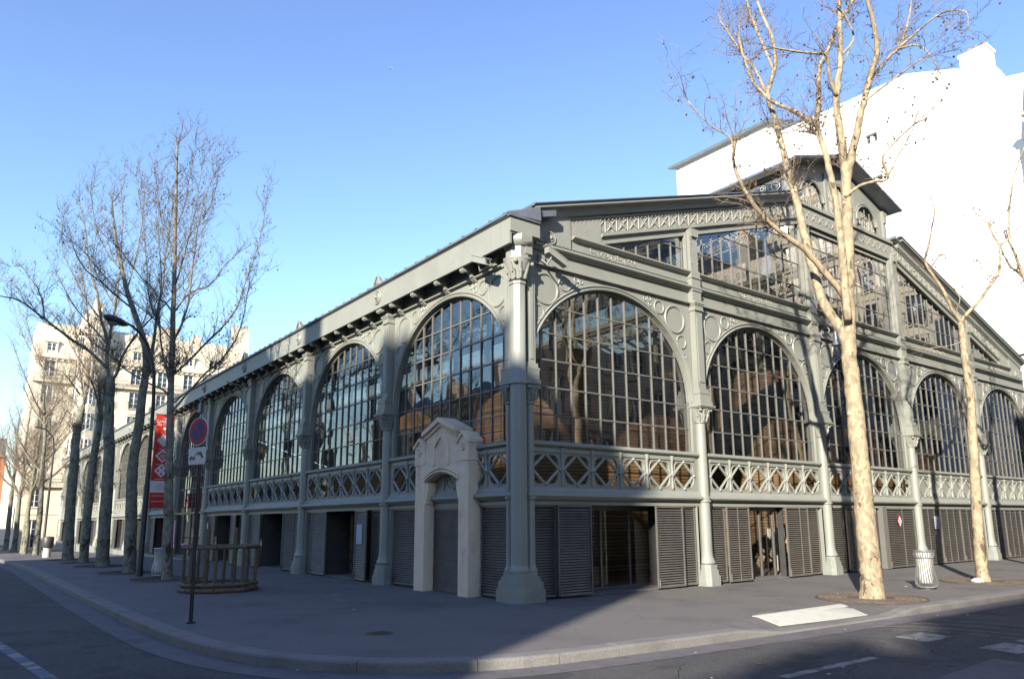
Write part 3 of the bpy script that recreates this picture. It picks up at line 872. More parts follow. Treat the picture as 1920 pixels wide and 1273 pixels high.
# arabesques on the panels between the cornices
def scroll(mb, c, R, turns=1.4, a0=0.0, dirn=1, r=.018, k=14, ax='xz', taper=.4, n=4):
    pts, rs = [], []
    for i in range(k+1):
        t = i/k; a = a0 + dirn*turns*2*PI*t; rr = R*(1-.82*t)
        u, w = rr*math.cos(a), rr*math.sin(a)
        pts.append((c[0]+u, c[1], c[2]+w) if ax == 'xz' else (c[0], c[1]+u, c[2]+w)); rs.append(r*(1-taper*t))
    mb.tube(pts, rs, n)
mb = MB()
rnd = random.Random(3)
for i in range(NR):
    c = (XC[i]+XC[i+1])/2
    for k in range(-3, 4):
        s = 1 if k % 2 else -1
        scroll(mb, (c+k*.26, .012, 9.0+.02*s), .10, 1.2, rnd.uniform(0, 6), s, .016)
        scroll(mb, (c+k*.26+.12, .012, 9.0-.05*s), .05, 1.0, rnd.uniform(0, 6), -s, .013)
for x in (1.03, XE-1.03):
    mb.ring((x, -.04, 9.0), .16, .03, 'y', 20, 6); mb.ring((x, -.05, 9.0), .09, .03, 'y', 16, 6); mb.ball((x, -.06, 9.0), .06, 8, 6)
x = .5
while x < 1.7:
    for xx in (x, XE-x): mb.ball((xx,-.035,8.9), .016, 6, 4)
    x += .12
hall_part('relief_ornament', mb, M['paint2'], smooth=True)
# posts through the gable
for i in range(1, NR):
    x = XC[i]; zh = zf(x) + .12
    mb = MB()
    mb.box(x-.20, x+.20, -.15, .22, 8.27, 9.25)
    mb.box(x-.17, x+.17, -.12, .22, 9.25, zh)
    mb.box(x-.24, x+.24, -.02, .1, 9.25, zh-.1)
    mb.prism_xz([(x-.13, zh-.25), (x+.13, zh-.25), (x+.2, zh), (x-.2, zh)], -.2, -.12)
    for z in (8.6, 9.0): mb.box(x-.22, x+.22, -.18, .1, z, z+.05)
    for z in (8.4, 8.5, zh-.3, zh-.45, 9.5):
        for dx in (-.13, .13): mb.ball((x+dx, -.155, z), .018, 6, 4)
    hall_part('gable_post', mb, M['paint'], smooth=True)
# gable glazing per bay
for i in range(NR):
    x0, x1 = XC[i]+.24, XC[i+1]-.24
    if i == 0: x0 = 2.9
    if i == NR-1: x1 = XE-2.9
    mb = MB(); nb = int(round((x1-x0)/.5))
    for k in range(nb+1):
        x = x0+(x1-x0)*k/nb
        if zf(x)-.1 > 9.3: mb.box(x-.015, x+.015, .13, .18, 9.25, zf(x)-.1)
    z = 10.0
    while z < ZF:
        xs = [x0+(x1-x0)*t/60 for t in range(61) if zf(x0+(x1-x0)*t/60) > z+.08]
        if len(xs) > 3: mb.box(xs[0], xs[-1], .135, .175, z-.015, z+.015)
        z += .86
    # side opening struts (zigzag stays next to the post)
    w = hall_part('gable_window', mb, M['glazebar'])
    g = MB()
    for k in range(nb):
        a, b = x0+(x1-x0)*k/nb, x0+(x1-x0)*(k+1)/nb
        g.quad((a,.16,9.25),(b,.16,9.25),(b,.16,max(9.26,zf(b))),(a,.16,max(9.26,zf(a))))
    hall_part('pane', g, M['glass'], w)

# -- roofs
def roofz(x): return zr(x) + .26
SKA, SKB = 9.7, 12.2
mb = MB()
for m_ in (0, 1):
    X = (lambda x: XE-x) if m_ else (lambda x: x)
    for (xa, xb, ya, yb) in ((.3, SKA, -.18, YE+.5), (SKB, 12.95, -.18, YE+.5), (SKA, SKB, -.18, .7), (SKA, SKB, YE if m_ else 14.7, YE+.5)):
        mb.add([(X(xa),ya,roofz(xa)),(X(xb),ya,roofz(xb)),(X(xb),yb,roofz(xb)),(X(xa),yb,roofz(xa)),
                (X(xa),ya,roofz(xa)-.12),(X(xb),ya,roofz(xb)-.12),(X(xb),yb,roofz(xb)-.12),(X(xa),yb,roofz(xa)-.12)],
               [(0,1,2,3),(7,6,5,4),(0,4,5,1),(1,5,6,2),(2,6,7,3),(3,7,4,0)])
hall_part('roof', mb, M['zinc'])
mb = MB(); g = MB()
for m_ in (0, 1):
    X = (lambda x: XE-x) if m_ else (lambda x: x)
    yq = YE if m_ else 14.7
    g.quad((X(SKA),.7,roofz(SKA)-.05),(X(SKB),.7,roofz(SKB)-.05),(X(SKB),yq,roofz(SKB)-.05),(X(SKA),yq,roofz(SKA)-.05))
    xm = (SKA+SKB)/2
    mb.tube([(X(xm),.6,roofz(xm)-.06),(X(xm),YE,roofz(xm)-.06)], .05, 4)
    for k in range(int((YE if m_ else 14)/1.0)):
        y = .7+1.0*k; mb.add([(X(SKA),y-.09,roofz(SKA)-.12),(X(SKB),y-.09,roofz(SKB)-.12),(X(SKB),y+.09,roofz(SKB)-.12),(X(SKA),y+.09,roofz(SKA)-.12),(X(SKA),y-.09,roofz(SKA)),(X(SKB),y-.09,roofz(SKB)),(X(SKB),y+.09,roofz(SKB)),(X(SKA),y+.09,roofz(SKA))],[(0,1,2,3),(7,6,5,4),(0,4,5,1),(3,2,6,7)])
sk = hall_part('skylight', mb, M['inner']); hall_part('pane', g, M['glass'], sk)
# -- lantern
LZ0, LZE = 13.32, 14.62
def lz(x): return 14.72 + .325*min(x-(LX0-.45), (LX1+.45)-x)
LY = .28
mb = MB()
# front wall with three arched openings
arcs = [(14.42, .80, 14.62), (16.45, .80, 14.95), (18.48, .80, 14.62)]
def front_strip(xa, xb, opn=None):
    n = 14
    for i in range(n):
        a = xa+(xb-xa)*i/n; b = xa+(xb-xa)*(i+1)/n
        if opn:
            c, r, top = opn; sp = top-r*.9
            za = sp+.9*math.sqrt(max(0, r*r-(a-c)**2)); zb = sp+.9*math.sqrt(max(0, r*r-(b-c)**2))
        else: za = zb = LZ0
        mb.add([(a,LY,za),(b,LY,zb),(b,LY,lz(b)),(a,LY,lz(a)),(a,LY+.12,za),(b,LY+.12,zb),(b,LY+.12,lz(b)),(a,LY+.12,lz(a))], [(0,1,2,3),(7,6,5,4),(0,4,5,1)])
xs = [LX0]
for c, r, t in arcs: xs += [c-r, c+r]
xs += [LX1]
for i in range(0, 8, 2): front_strip(xs[i], xs[i+1])
for c, r, t in arcs: front_strip(c-r, c+r, (c, r, t))
for c, r, t in arcs:
    sp = t-r*.9
    mb.tube([(c-r*math.cos(PI*i/20), LY-.02, sp+.9*r*math.sin(PI*i/20)) for i in range(21)], .04, 5)
    mb.tube([(c-(r+.1)*math.cos(PI*i/20), LY-.01, sp+.9*(r+.1)*math.sin(PI*i/20)) for i in range(21)], .025, 5)
mb.box(LX0-.1, LX0+.12, LY-.08, LY+.2, 13.2, 14.75).box(LX1-.12, LX1+.1, LY-.08, LY+.2, 13.2, 14.75)
for x in (15.42, 17.48): mb.box(x-.08, x+.08, LY-.06, LY+.0, 13.3, 15.2)
mb.box(LX0, LX1, LY-.05, LY+.2, 13.22, 13.34)
# bracket clusters at the eaves
for x, s in ((LX0, -1), (LX1, 1)):
    for k in range(3): mb.ball((x+s*(.12+.1*k), LY-.02, 14.55+.1*k), .1, 8, 6)
    mb.box(x-.12 if s<0 else x-.1, x+.1 if s<0 else x+.12, LY-.12, LY+.1, 14.2, 14.72)
lan = hall_part('lantern', mb, M['paint'], smooth=True)
mb = MB(); g = MB(); sc_ = MB(); rnd = random.Random(9)
for c, r, t in arcs:
    for k in (-1, 0, 1): mb.box(c+k*r*.5-.015, c+k*r*.5+.015, LY+.03, LY+.07, LZ0, t-.08 if k == 0 else t-.2)
    g.quad((c-r,LY+.05,LZ0),(c+r,LY+.05,LZ0),(c+r,LY+.05,t),(c-r,LY+.05,t))
    for k in range(12):
        scroll(sc_, (c+rnd.uniform(-r*.8,r*.8), LY+.02, 13.42+rnd.uniform(0,.5)), rnd.uniform(.09,.16), 1.3, rnd.uniform(0,6), rnd.choice((-1,1)), .016, 12, taper=.2)
# long side walls of the lantern
NP = 26
for X in (LX0, LX1):
    for k in range(NP+1):
        y = .5+(YE-1)*k/NP; mb.box(X-.07, X+.07, y-.09, y+.09, 13.1, 14.72)
    mb.box(X-.09, X+.09, .4, YE, 14.55, 14.72).box(X-.09, X+.09, .4, YE, 13.05, 13.2)
    g.quad((X,.5,13.1),(X,YE,13.1),(X,YE,14.6),(X,.5,14.6))
hall_part('lantern_frame', mb, M['glazebar'], lan)
hall_part('pane', g, M['glass'], lan)
for X in (LX0, LX1):
    for k in range(150):
        y = .7+rnd.uniform(0, 22)
        scroll(sc_, (X-.04, y, 13.35+rnd.uniform(0,.95)), rnd.uniform(.12,.22), 1.3, rnd.uniform(0,6), rnd.choice((-1,1)), .02, 10, 'yz', taper=.2, n=3)
hall_part('scrollwork', sc_, M['inner'], lan, True)
# lantern roof: zinc with a glazed strip on both slopes
mb = MB()
XR = (LX0+LX1)/2
def lsl(xa, xb, th=.10, y0=-.28):
    for m_ in (0, 1):
        X = (lambda x: 2*XR-x) if m_ else (lambda x: x)
        mb.add([(X(xa),y0,lz(xa)),(X(xb),y0,lz(xb)),(X(xb),YE+.5,lz(xb)),(X(xa),YE+.5,lz(xa)),(X(xa),y0,lz(xa)+th),(X(xb),y0,lz(xb)+th),(X(xb),YE+.5,lz(xb)+th),(X(xa),YE+.5,lz(xa)+th)],
               [(0,1,2,3),(7,6,5,4),(0,4,5,1),(1,5,6,2),(2,6,7,3),(3,7,4,0)])
lsl(LX0-.5, LX0+.6); lsl(XR-.7, XR)
for m_ in (0, 1):
    X = (lambda x: 2*XR-x) if m_ else (lambda x: x)
    xa, xb = LX0+.6, XR-.7
    mb.add([(X(xa),-.28,lz(xa)+.1),(X(xb),-.28,lz(xb)+.1),(X(xb),.6,lz(xb)+.1),(X(xa),.6,lz(xa)+.1),(X(xa),-.28,lz(xa)),(X(xb),-.28,lz(xb)),(X(xb),.6,lz(xb)),(X(xa),.6,lz(xa))], [(0,1,2,3),(7,6,5,4),(0,4,5,1)])
    mb.tube([(X(LX0-.55),-.3,lz(LX0-.5)+.05),(X(XR),-.3,lz(XR)+.06)], .07, 5)
mb.tube([(XR,-.3,lz(XR)+.12),(XR,YE+.5,lz(XR)+.12)], .08, 6)
hall_part('lantern_roof', mb, M['zinc'], lan)
mb = MB(); g = MB()
for m_ in (0, 1):
    X = (lambda x: 2*XR-x) if m_ else (lambda x: x)
    xa, xb = LX0+.6, XR-.7
    g.quad((X(xa),.6,lz(xa)+.06),(X(xb),.6,lz(xb)+.06),(X(xb),YE+.4,lz(xb)+.06),(X(xa),YE+.4,lz(xa)+.06))
    for k in range(int(YE/1.1)): mb.tube([(X(xa),.6+1.1*k,lz(xa)+.05),(X(xb),.6+1.1*k,lz(xb)+.05)], .035, 4)
s2 = hall_part('lantern_skylight', mb, M['glazebar'], lan)
# panes under the lantern: kept one level up so nothing goes deeper than a sub-part
hall_part('pane', g, M['glass'], lan)

# -- inside the hall
mb = MB().box(.25, XE-.25, .95, YE-.3, -.05, .02); hall_part('inner_floor', mb, M['floor'])
mb = MB().box(XE-.1, XE+.2, .2, YE, 0, 9.3).box(.2, XE, YE-.2, YE+.1, 0, 9.3); mb.box(XE-.45, XE+.3, .2, YE, 9.02, 9.6); hall_part('rear_wall', mb, M['paint'])
# far gable
mb = MB(); mb.prism([(0,9.2),(XE,9.2),(XE-12.9,13.2),(XE-12.9,14.7),(XM,15.6),(12.9,14.7),(12.9,13.2)], lambda u, w, t: (u, t, w), YE, YE+.12); hall_part('rear_wall', mb, M['paint'])
# timber-clad box: a rounded hall within the hall
mb = MB()
def boxwall(x0, x1, y0, y1, z1, r=1.6, n=7):
    pts = []
    for cx, cy, a0 in ((x1-r,y1-r,0),(x0+r,y1-r,90),(x0+r,y0+r,180),(x1-r,y0+r,270)):
        for i in range(n+1):
            a = rad(a0+90*i/n); pts.append((cx+r*math.cos(a), cy+r*math.sin(a)))
    mb.prism_xy(pts, 0.0, z1)
boxwall(3.9, 12.5, 3.4, 21, 7.3)
boxwall(14.4, 25.6, 2.7, 30, 7.7)
boxwall(27.0, 31.6, 3.4, 60, 6.0)
hall_part('timber_room', mb, M['timber'])
# columns, trusses inside
mb = MB()
for y in YC[1:12]:
    for x in (6.68, 13.1, 19.8, 26.2):
        mb.box(x-.09, x+.09, y-.09, y+.09, 0, roofz(x)-.3 if x not in (13.1, 19.8) else 13.2)
    # rafters with web
    for m_ in (0, 1):
        X = (lambda x: XE-x) if m_ else (lambda x: x)
        mb.tube([(X(.3),y,roofz(.3)-.25),(X(12.9),y,roofz(12.9)-.25)], .09, 4)
        mb.tube([(X(.3),y,roofz(.3)-1.0),(X(12.9),y,roofz(12.9)-.95)], .06, 4)
        for k in range(16):
            xa = .3+.79*k; za = roofz(xa)-.3-(.65 if k % 2 else 0); zb = roofz(xa+.79)-.3-(0 if k % 2 else .65)
            mb.tube([(X(xa),y,za),(X(xa+.79),y,zb)], .03, 4)
for x in (6.68, 13.1, 19.8, 26.2):
    z = roofz(min(x, XE-x))-.35
    mb.box(x-.08, x+.08, .3, YE, z, z+.2)
for k in range(7):
    for m_ in (0, 1):
        x = 1.5+k*1.6; x = XE-x if m_ else x
        z = roofz(min(x, XE-x))-.2; mb.tube([(x,.3,z),(x,YE,z)], .045, 4)
hall_part('truss', mb, M['inner'])
# scroll screens along the nave columns
mb = MB(); rnd = random.Random(21)
for X, zb in ((13.1, 10.9), (19.8, 10.9)):
    for b in range(4):
        y0 = .3+YC[b]; 
        for k in range(70):
            u = rnd.uniform(.4, 6.2); h = 1.9-1.5*math.sqrt(max(0, 1-((u-3.3)/3.1)**2))
            z = 12.9 - rnd.uniform(.0, max(.15, h))
            scroll(mb, (X, y0+u, z), rnd.uniform(.13,.24), 1.4, rnd.uniform(0,6), rnd.choice((-1,1)), .03, 10, 'yz', taper=.2, n=3)
        pts = [(X, y0+.3+6*i/16, 12.9-1.9+1.5*math.sqrt(max(0,1-((.3+6*i/16-3.3)/3.1)**2))) for i in range(17)]
        mb.tube(pts, .06, 4)
hall_part('scroll_screen', mb, M['inner'], smooth=True)
mb = MB()
for (x, y) in ((2.0,2.2),(9.5,2.2),(13.4,2.2),(21.5,1.9),(28,2.4),(2.6,9),(2.6,18)):
    mb.tube([(x,y,0),(x,y,2.2)], .03, 6); mb.box(x-.5,x+.5,y-.02,y+.02,.8,1.5)
hall_part('display_stand', mb, M['panel_white'])

# -- stone doorway in the first side bay
st = MB()
P0 = -.29
def yz(poly, x0, x1): st.prism(poly, lambda u, w, t: (t, u, w), x0, x1)
for (a, b) in ((1.72, 2.18), (3.89, 4.40)):
    yz([(a,0),(b,0),(b,3.35),(a,3.35)], P0, .12)
    c = (a+b)/2
    yz([(a-.02,3.35),(b+.02,3.35),(b+.02,3.85),(c,4.05),(a-.02,3.85)], P0-.02, .12)
    st.prism([(a-.05,3.80),(c,4.02),(b+.05,3.80),(b+.05,3.88),(c,4.11),(a-.05,3.88)], lambda u, w, t: (t, u, w), P0-.07, .12)
    st.ring((P0-.03, c, 3.72), .09, .025, 'x', 16, 5); st.ring((P0-.04, c, 3.72), .035, .02, 'x', 10, 5)
n = 12
for i in range(n):
    a = 2.18+1.71*i/n; b = 2.18+1.71*(i+1)/n
    az = lambda y: 2.86+.22*(1-((y-3.035)/.855)**2)
    st.add([(P0,a,az(a)),(P0,b,az(b)),(P0,b,3.9),(P0,a,3.9),(.1,a,az(a)),(.1,b,az(b))], [(0,3,2,1),(0,1,5,4)])
yz([(2.27,3.9),(3.80,3.9),(3.80,4.13),(3.035,4.45),(2.27,4.13)], P0-.01, .12)
yz([(2.17,4.11),(3.035,4.44),(3.90,4.11),(3.90,4.22),(3.035,4.57),(2.17,4.22)], P0-.13, .14)
yz([(2.22,4.02),(3.035,4.34),(3.85,4.02),(3.85,4.108),(3.035,4.438),(2.22,4.108)], P0-.06, .13)
# inner gabled panel
for poly in ([(2.62,3.3),(2.72,3.3),(2.72,3.78),(3.035,4.06),(3.35,3.78),(3.35,3.3),(3.45,3.3),(3.45,3.82),(3.035,4.19),(2.62,3.82)],):
    yz(poly, P0-.05, P0+.02)
# block joints
for (a, b) in ((1.72, 2.18), (3.89, 4.40)):
    for z in (.62, 1.15, 1.68, 2.21, 2.74, 3.27): st.box(P0-.004, P0+.01, a+.002, b-.002, z, z+.012)
st.tube([(P0-.02,2.18+1.71*i/n,az(2.18+1.71*i/n)+.06) for i in range(n+1)], .035, 5)
st.tube([(P0-.02,2.18+1.71*i/n,az(2.18+1.71*i/n)+.14) for i in range(n+1)], .025, 5)
for y0, s in ((2.18, 1), (3.89, -1)):
    for k, (w, za, zb) in enumerate(((.14,2.62,2.86),(.11,2.5,2.62),(.08,2.4,2.5),(.05,2.3,2.4))):
        ya, yb = sorted((y0, y0+s*w)); st.box(P0+.02, -.02, ya, yb, za, zb)
door = hall_part('stone_doorway', st, M['stone'])
mb = MB().box(.02, .1, 2.18, 3.89, 2.15, 3.1); hall_part('transom_panel', mb, M['paint'], door)
mb = MB(); z = .05
while z < 2.14:
    mb.add([(.0,2.18,z-.014),(.0,3.89,z-.014),(.03,3.89,z+.028),(.03,2.18,z+.028)], [(0,3,2,1)]); z += .062
mb.box(.04,.06,2.18,3.89,0,2.15)
hall_part('roller_shutter', mb, M['louvre'], door)
# ------------------------------------------------------------------ ground, road, kerbs, pavement
def sheet(name, xs, ys, dz, m):
    mb = MB()
    for y in ys:
        for x in xs: mb.v.append((x, y, gz(y)+dz))
    n = len(xs)
    for j in range(len(ys)-1):
        for i in range(n-1): mb.f.append((j*n+i, j*n+i+1, (j+1)*n+i+1, (j+1)*n+i))
    return struct(mb.build(name, m))
YS = [-900,-300,-100,-40,-20,-10,0,10,20,25]+list(range(30,121,10))+[160,300,900]
sheet('ground', [-900,-200,-60,-20,-8,0,8,20,60,200,900], YS, -.154, M['asphalt'])
# kerb line (outer top edge), left street to the gable street
KL = [(-7.62,120),(-7.6,60),(-7.58,30),(-7.56,15),(-7.54,8),(-7.52,4),(-7.46,1.2),(-7.38,-.4),(-7.24,-1.7),(-7.02,-2.8),(-6.70,-3.7),(-6.2,-4.5),(-5.5,-5.1),(-4.6,-5.46),(-3.6,-5.62),(-2.0,-5.76),(.2,-5.93)]
KD = [(.2,-5.93),(.75,-5.97),(1.3,-6.0),(4.7,-6.17),(5.2,-6.19),(5.7,-6.22)]
KR = [(5.7,-6.22),(8,-6.32),(11,-6.42),(16,-6.5),(25,-6.55),(60,-6.6)]
def offs(P, d):
    out = []
    for i, p in enumerate(P):
        a = P[max(i-1,0)]; b = P[min(i+1,len(P)-1)]
        tx, ty = b[0]-a[0], b[1]-a[1]; l = math.hypot(tx, ty)
        out.append((p[0]-ty/l*d, p[1]+tx/l*d))
    return out
KALL = KL + KD[1:] + KR[1:]
# densify
def dens_(P, s):
    out = [P[0]]
    for a, b in zip(P, P[1:]):
        n = max(1, int(math.dist(a, b)/s))
        for k in range(1, n+1): out.append((a[0]+(b[0]-a[0])*k/n, a[1]+(b[1]-a[1])*k/n))
    return out
KA = dens_(KALL, .5)
def smooth_(P, it=3):
    for _ in range(it):
        P = [P[0]] + [tuple((P[i-1][k]+2*P[i][k]+P[i+1][k])/4 for k in (0,1)) for i in range(1, len(P)-1)] + [P[-1]]
    return P
KA = smooth_(KA)
KIN = offs(KA, .30)
def ktop(x, y):     # dropped at the crossing
    if y > -5.2: return gz(y)+.004
    t = 0
    if .2 < x < 1.3: t = (x-.2)/1.1
    elif 1.3 <= x <= 4.7: t = 1
    elif 4.7 < x < 5.7: t = (5.7-x)
    return .004-.115*t
mb = MB(); rnd = random.Random(1)
i = 0
while i < len(KA)-2:
    j = min(i+2, len(KA)-1)
    dz = rnd.uniform(-.004,.004)
    pts_o = KA[i:j+1]; pts_i = KIN[i:j+1]; n = len(pts_o)
    g = .011
    vs = []; 
    for q, (po, pi) in enumerate(zip(pts_o, pts_i)):
        if q == 0:
            nx = pts_o[1]; l = math.dist(po, nx); po = (po[0]+(nx[0]-po[0])*g/l, po[1]+(nx[1]-po[1])*g/l)
            nx = pts_i[1]; l = math.dist(pi, nx) or 1; pi = (pi[0]+(nx[0]-pi[0])*g/l, pi[1]+(nx[1]-pi[1])*g/l)
        ex, ey = pi[0]-po[0], pi[1]-po[1]; l = math.hypot(ex, ey); ex /= l; ey /= l
        z = ktop(*po)+dz
        vs += [(po[0]-ex*.01, po[1]-ey*.01, gz(po[1])-.3), (po[0], po[1], z-.035), (po[0]+ex*.01, po[1]+ey*.01, z-.012), (po[0]+ex*.035, po[1]+ey*.035, z), (pi[0], pi[1], z), (pi[0], pi[1], z-.2)]
    fs = []
    for q in range(n-1):
        for e in range(5): fs.append((q*6+e, q*6+e+1, (q+1)*6+e+1, (q+1)*6+e))
    fs.append(tuple(range(6))); fs.append(tuple(range((n-1)*6, n*6)))
    mb.add(vs, fs)
    i = j
struct(mb.build('kerb', M['kerb']))
# pavement: fan of quads from the kerb's inner edge to the hall
mb = MB()
inner = []
KP = [(x, y) for x, y in offs(KA, .295)]
for (x, y) in KP:
    inner.append((max(x, .3), max(y, .3)))
for i, ((x, y), (u, w)) in enumerate(zip(KP, inner)):
    zz = ktop(x, y) - .004
    # ramp strip 0.55 m wide where the kerb drops
    dx, dy = u-x, w-y; l = math.hypot(dx, dy); rx, ry = x+dx/l*.6, y+dy/l*.6
    mb.v += [(x, y, zz), (rx, ry, gz(ry)), ((rx+u)/2, (ry+w)/2, gz((ry+w)/2)), (u, w, gz(w))]
for i in range(len(KP)-1):
    for e in range(3): mb.f.append((i*4+e, (i+1)*4+e, (i+1)*4+e+1, i*4+e+1))
struct(mb.build('pavement', M['pave']))
# gutter strip
KO1, KO2 = offs(KA, .0), offs(KA, -.52)
rnd = random.Random(4)
mb = MB()
for (a, b) in zip(KO1, KO2):
    w = rnd.uniform(-.012,.012)
    mb.v += [(a[0], a[1], gz(a[1])-.146), (b[0]+w, b[1]+w, gz(b[1])-.149)]
for i in range(len(KA)-1): mb.f.append((2*i, 2*i+1, 2*i+3, 2*i+2))
struct(mb.build('gutter', M['gutter']))
# pavements across the streets
mb = MB(); mb.box(-17.2,-13.4,-3,120,-.3,-.02); mb.box(-60,60,-18.2,-14.6,-.3,-.02)
mb.xform(lambda x, y, z: (x, y, z+gz(y)))
struct(mb.build('far_pavement', M['pave']))
def strip_(mb, pts, w, z):
    O, I = offs(pts, w/2), offs(pts, -w/2); o = len(mb.v)
    for a, b in zip(O, I): mb.v += [(a[0], a[1], gz(a[1])+z), (b[0], b[1], gz(b[1])+z)]
    for i in range(len(pts)-1): mb.f.append((o+2*i, o+2*i+1, o+2*i+3, o+2*i+2))
# repaired asphalt patches and drain marks
mb = MB()
mb.add([(-3.45,4.5,.004),(-1.7,5.2,.004),(-1.2,2.3,.004),(-3.05,2.2,.004),(-2.8,4.0,.004),(-2.0,4.4,.004),(-1.75,2.9,.004),(-2.8,2.75,.004)], [(0,1,5,4),(1,2,6,5),(2,3,7,6),(3,0,4,7)])
struct(mb.build('pavement_patch', M['patch']))
mb = MB()
for (x0, y0, x1, y1) in ((-6.9,-8.4,-5.2,-7.2),(-.6,-10.2,1.4,-9.2),(-11.5,6,-10.2,11)):
    mb.add([(x0,y0,-.1525),(x1,y0+.1,-.1525),(x1+.05,y1,-.1525),(x0-.05,y1-.1,-.1525)], [(0,1,2,3)])
struct(mb.build('road_patch', M['gutter']))
mb = MB()
for P_ in ([(-7.2,6.2),(-.3,6.35)],[(-7.2,19.5),(-.3,19.3)],[(8.9,-.4),(8.7,-6.0)],[(16.8,-.4),(16.9,-6.2)]):
    strip_(mb, P_, .014, .003)
M['seam'] = mat('seam', (.04,.038,.038), .95, spec=.1); struct(mb.build('pavement_seam', M['seam']))
# road markings
def strip(mb, pts, w, z=-.150):
    O, I = offs(pts, w/2), offs(pts, -w/2)
    o = len(mb.v)
    for a, b in zip(O, I): mb.v += [(a[0], a[1], gz(a[1])+z), (b[0], b[1], gz(b[1])+z)]
    for i in range(len(pts)-1): mb.f.append((o+2*i, o+2*i+1, o+2*i+3, o+2*i+2))
mw, mbl = MB(), MB()
y = 60.0; k = 0
rnd = random.Random(8)
LNX = lambda y: -9.18 - (y+3.23)*.094
while y > -12:
    l = rnd.uniform(.5,.8)
    strip(mw if k % 2 else mbl, [(LNX(min(y,8)), y), (LNX(min(y-l,8)), y-l)], .17); y -= l+.015; k += 1
strip(mw, [(-1.95,-8.05),(.27,-8.1)], .15)
struct(mw.build('road_marking', M['white_paint'])); struct(mbl.build('blue_marking', M['blue_paint']))
mb = MB()
for l in ([(4.28,-6.15),(4.75,-6.43),(5.13,-7.07),(5.33,-7.65),(5.33,-8.32),(5.25,-9.3),(5.0,-10.5)], [(3.36,-6.2),(4.06,-6.55),(4.58,-7.3),(4.71,-7.89),(4.66,-8.54),(4.5,-10.2)],
          [(3.23,-6.52),(3.7,-6.92),(4.0,-7.54),(4.14,-8.1),(4.12,-8.73),(3.95,-10.0)], [(2.94,-6.81),(3.37,-7.27),(3.6,-7.89),(3.61,-8.9),(3.5,-10.0)]):
    strip(mb, l, .05, -.1455)
struct(mb.build('crossing_line', M['white_paint']))
mb = MB()
for (x, y) in ((2.35,-7.35),(2.25,-8.7),(3.4,-8.8),(3.3,-10.1),(4.6,-9.9)):
    mb.add([(x,y,-.1505),(x+.85,y-.05,-.1505),(x+.75,y-.62,-.1505),(x-.12,y-.6,-.1505)], [(0,1,2,3)])
struct(mb.build('crossing_bar', M['white_paint']))
# cracks as thin dark sealed lines
mb = MB(); rnd = random.Random(6)
for (x, y, a, L) in ((-1.2,-8.6,.9,2.4),(.1,-7.6,-.8,1.8),(.9,-9.0,.7,3.2),(2.6,-7.3,-.5,1.6),(-3.2,-7.2,.1,1.2)):
    p = (x, y); P = [p]
    for s in range(14):
        a += rnd.gauss(0,.35); p = (p[0]+math.cos(a)*L/14, p[1]+math.sin(a)*L/14); P.append(p)
    strip(mb, P, .011, -.1515)
M['seal'] = mat('crack_seal', (.02,.02,.021), .95, spec=.1); struct(mb.build('road_crack', M['seal']))
# tactile strip
tac = MB()
c4 = [(1.74,-4.98),(1.60,-5.66),(4.46,-5.80),(4.88,-4.98)]
def bil(u, v): return tuple((1-v)*((1-u)*c4[0][k]+u*c4[3][k])+v*((1-u)*c4[1][k]+u*c4[2][k]) for k in (0,1))
def tz(y): return .014 if y > -5.12 else .014-.112*min(1,(-5.12-y)/.62)
for i in range(34):
    u0, u1 = i/34, (i+.66)/34
    for j in range(14):
        v0, v1 = j/14, (j+1)/14
        a, b, c, d = bil(u0,v0), bil(u1,v0), bil(u1,v1), bil(u0,v1)
        h = .012
        tac.add([(p[0],p[1],tz(p[1])+h) for p in (a,b,c,d)]+[(p[0],p[1],tz(p[1])-.004) for p in (a,b,c,d)], [(3,2,1,0),(0,1,5,4),(1,2,6,5),(2,3,7,6),(3,0,4,7)])
tag(tac.build('tactile_paving', M['tactile']), 'white ribbed tactile paving strip at the dropped kerb of the crossing', 'tactile paving')
mb = MB(); mb.add([(2.0,-4.72,.005),(2.75,-4.66,.005),(2.8,-4.82,.005),(2.1,-4.88,.005)], [(0,1,2,3)])
M['green'] = mat('green_spray', (0.13,0.17,0.09), .85, var=.3, scale=20); struct(mb.build('pavement_mark', M['green']))

# ------------------------------------------------------------------ street furniture
rn = random.Random(77); lf = MB(); bt = MB()
for k in range(420):
    r = rn.random()
    if r < .45:
        i = rn.randrange(40, len(KA)-30); x, y = KA[i]; o = rn.uniform(-.5,-.02); ex, ey = KIN[i][0]-x, KIN[i][1]-y; l = math.hypot(ex, ey)
        x += ex/l*o; y += ey/l*o; z = gz(y)-.138
    elif r < .6:
        a = rn.uniform(0,6.28); c = rn.choice([(6.6,-4.75),(13.5,-4.55),(-4.55,13.4),(-4.8,18.1)]); d = rn.uniform(.3,1.5); x, y = c[0]+d*math.cos(a), c[1]+d*math.sin(a); z = .02
        if y < -5.4: continue
    elif r < .75: x, y, z = rn.uniform(-7,12), 0, 0; y = rn.uniform(-5,-.6) if x > -.5 else rn.uniform(-3,14); z = .008
    else: x, y, z = rn.uniform(-10,8), rn.uniform(-11,-6.9), -.143
    s = rn.uniform(.012,.03); a = rn.uniform(0,6.28); m_ = lf if rn.random() < .8 else bt
    p = [(x+s*math.cos(a+q)*(1.6 if i%2 else .8), y+s*math.sin(a+q)*(1.6 if i%2 else .8), z+rn.uniform(0,.01)) for i, q in enumerate((0,1.6,3.1,4.7))]
    m_.add(p, [(0,1,2,3)])
M['leaf'] = mat('dead_leaf', (.09,.055,.025), .9, scale=1, col2=(.24,.16,.07)); tag(lf.build('dead_leaves', M['leaf']), None, None, None, 'stuff')
tag(bt.build('paper_scraps', M['cloth_white']), None, None, None, 'stuff')
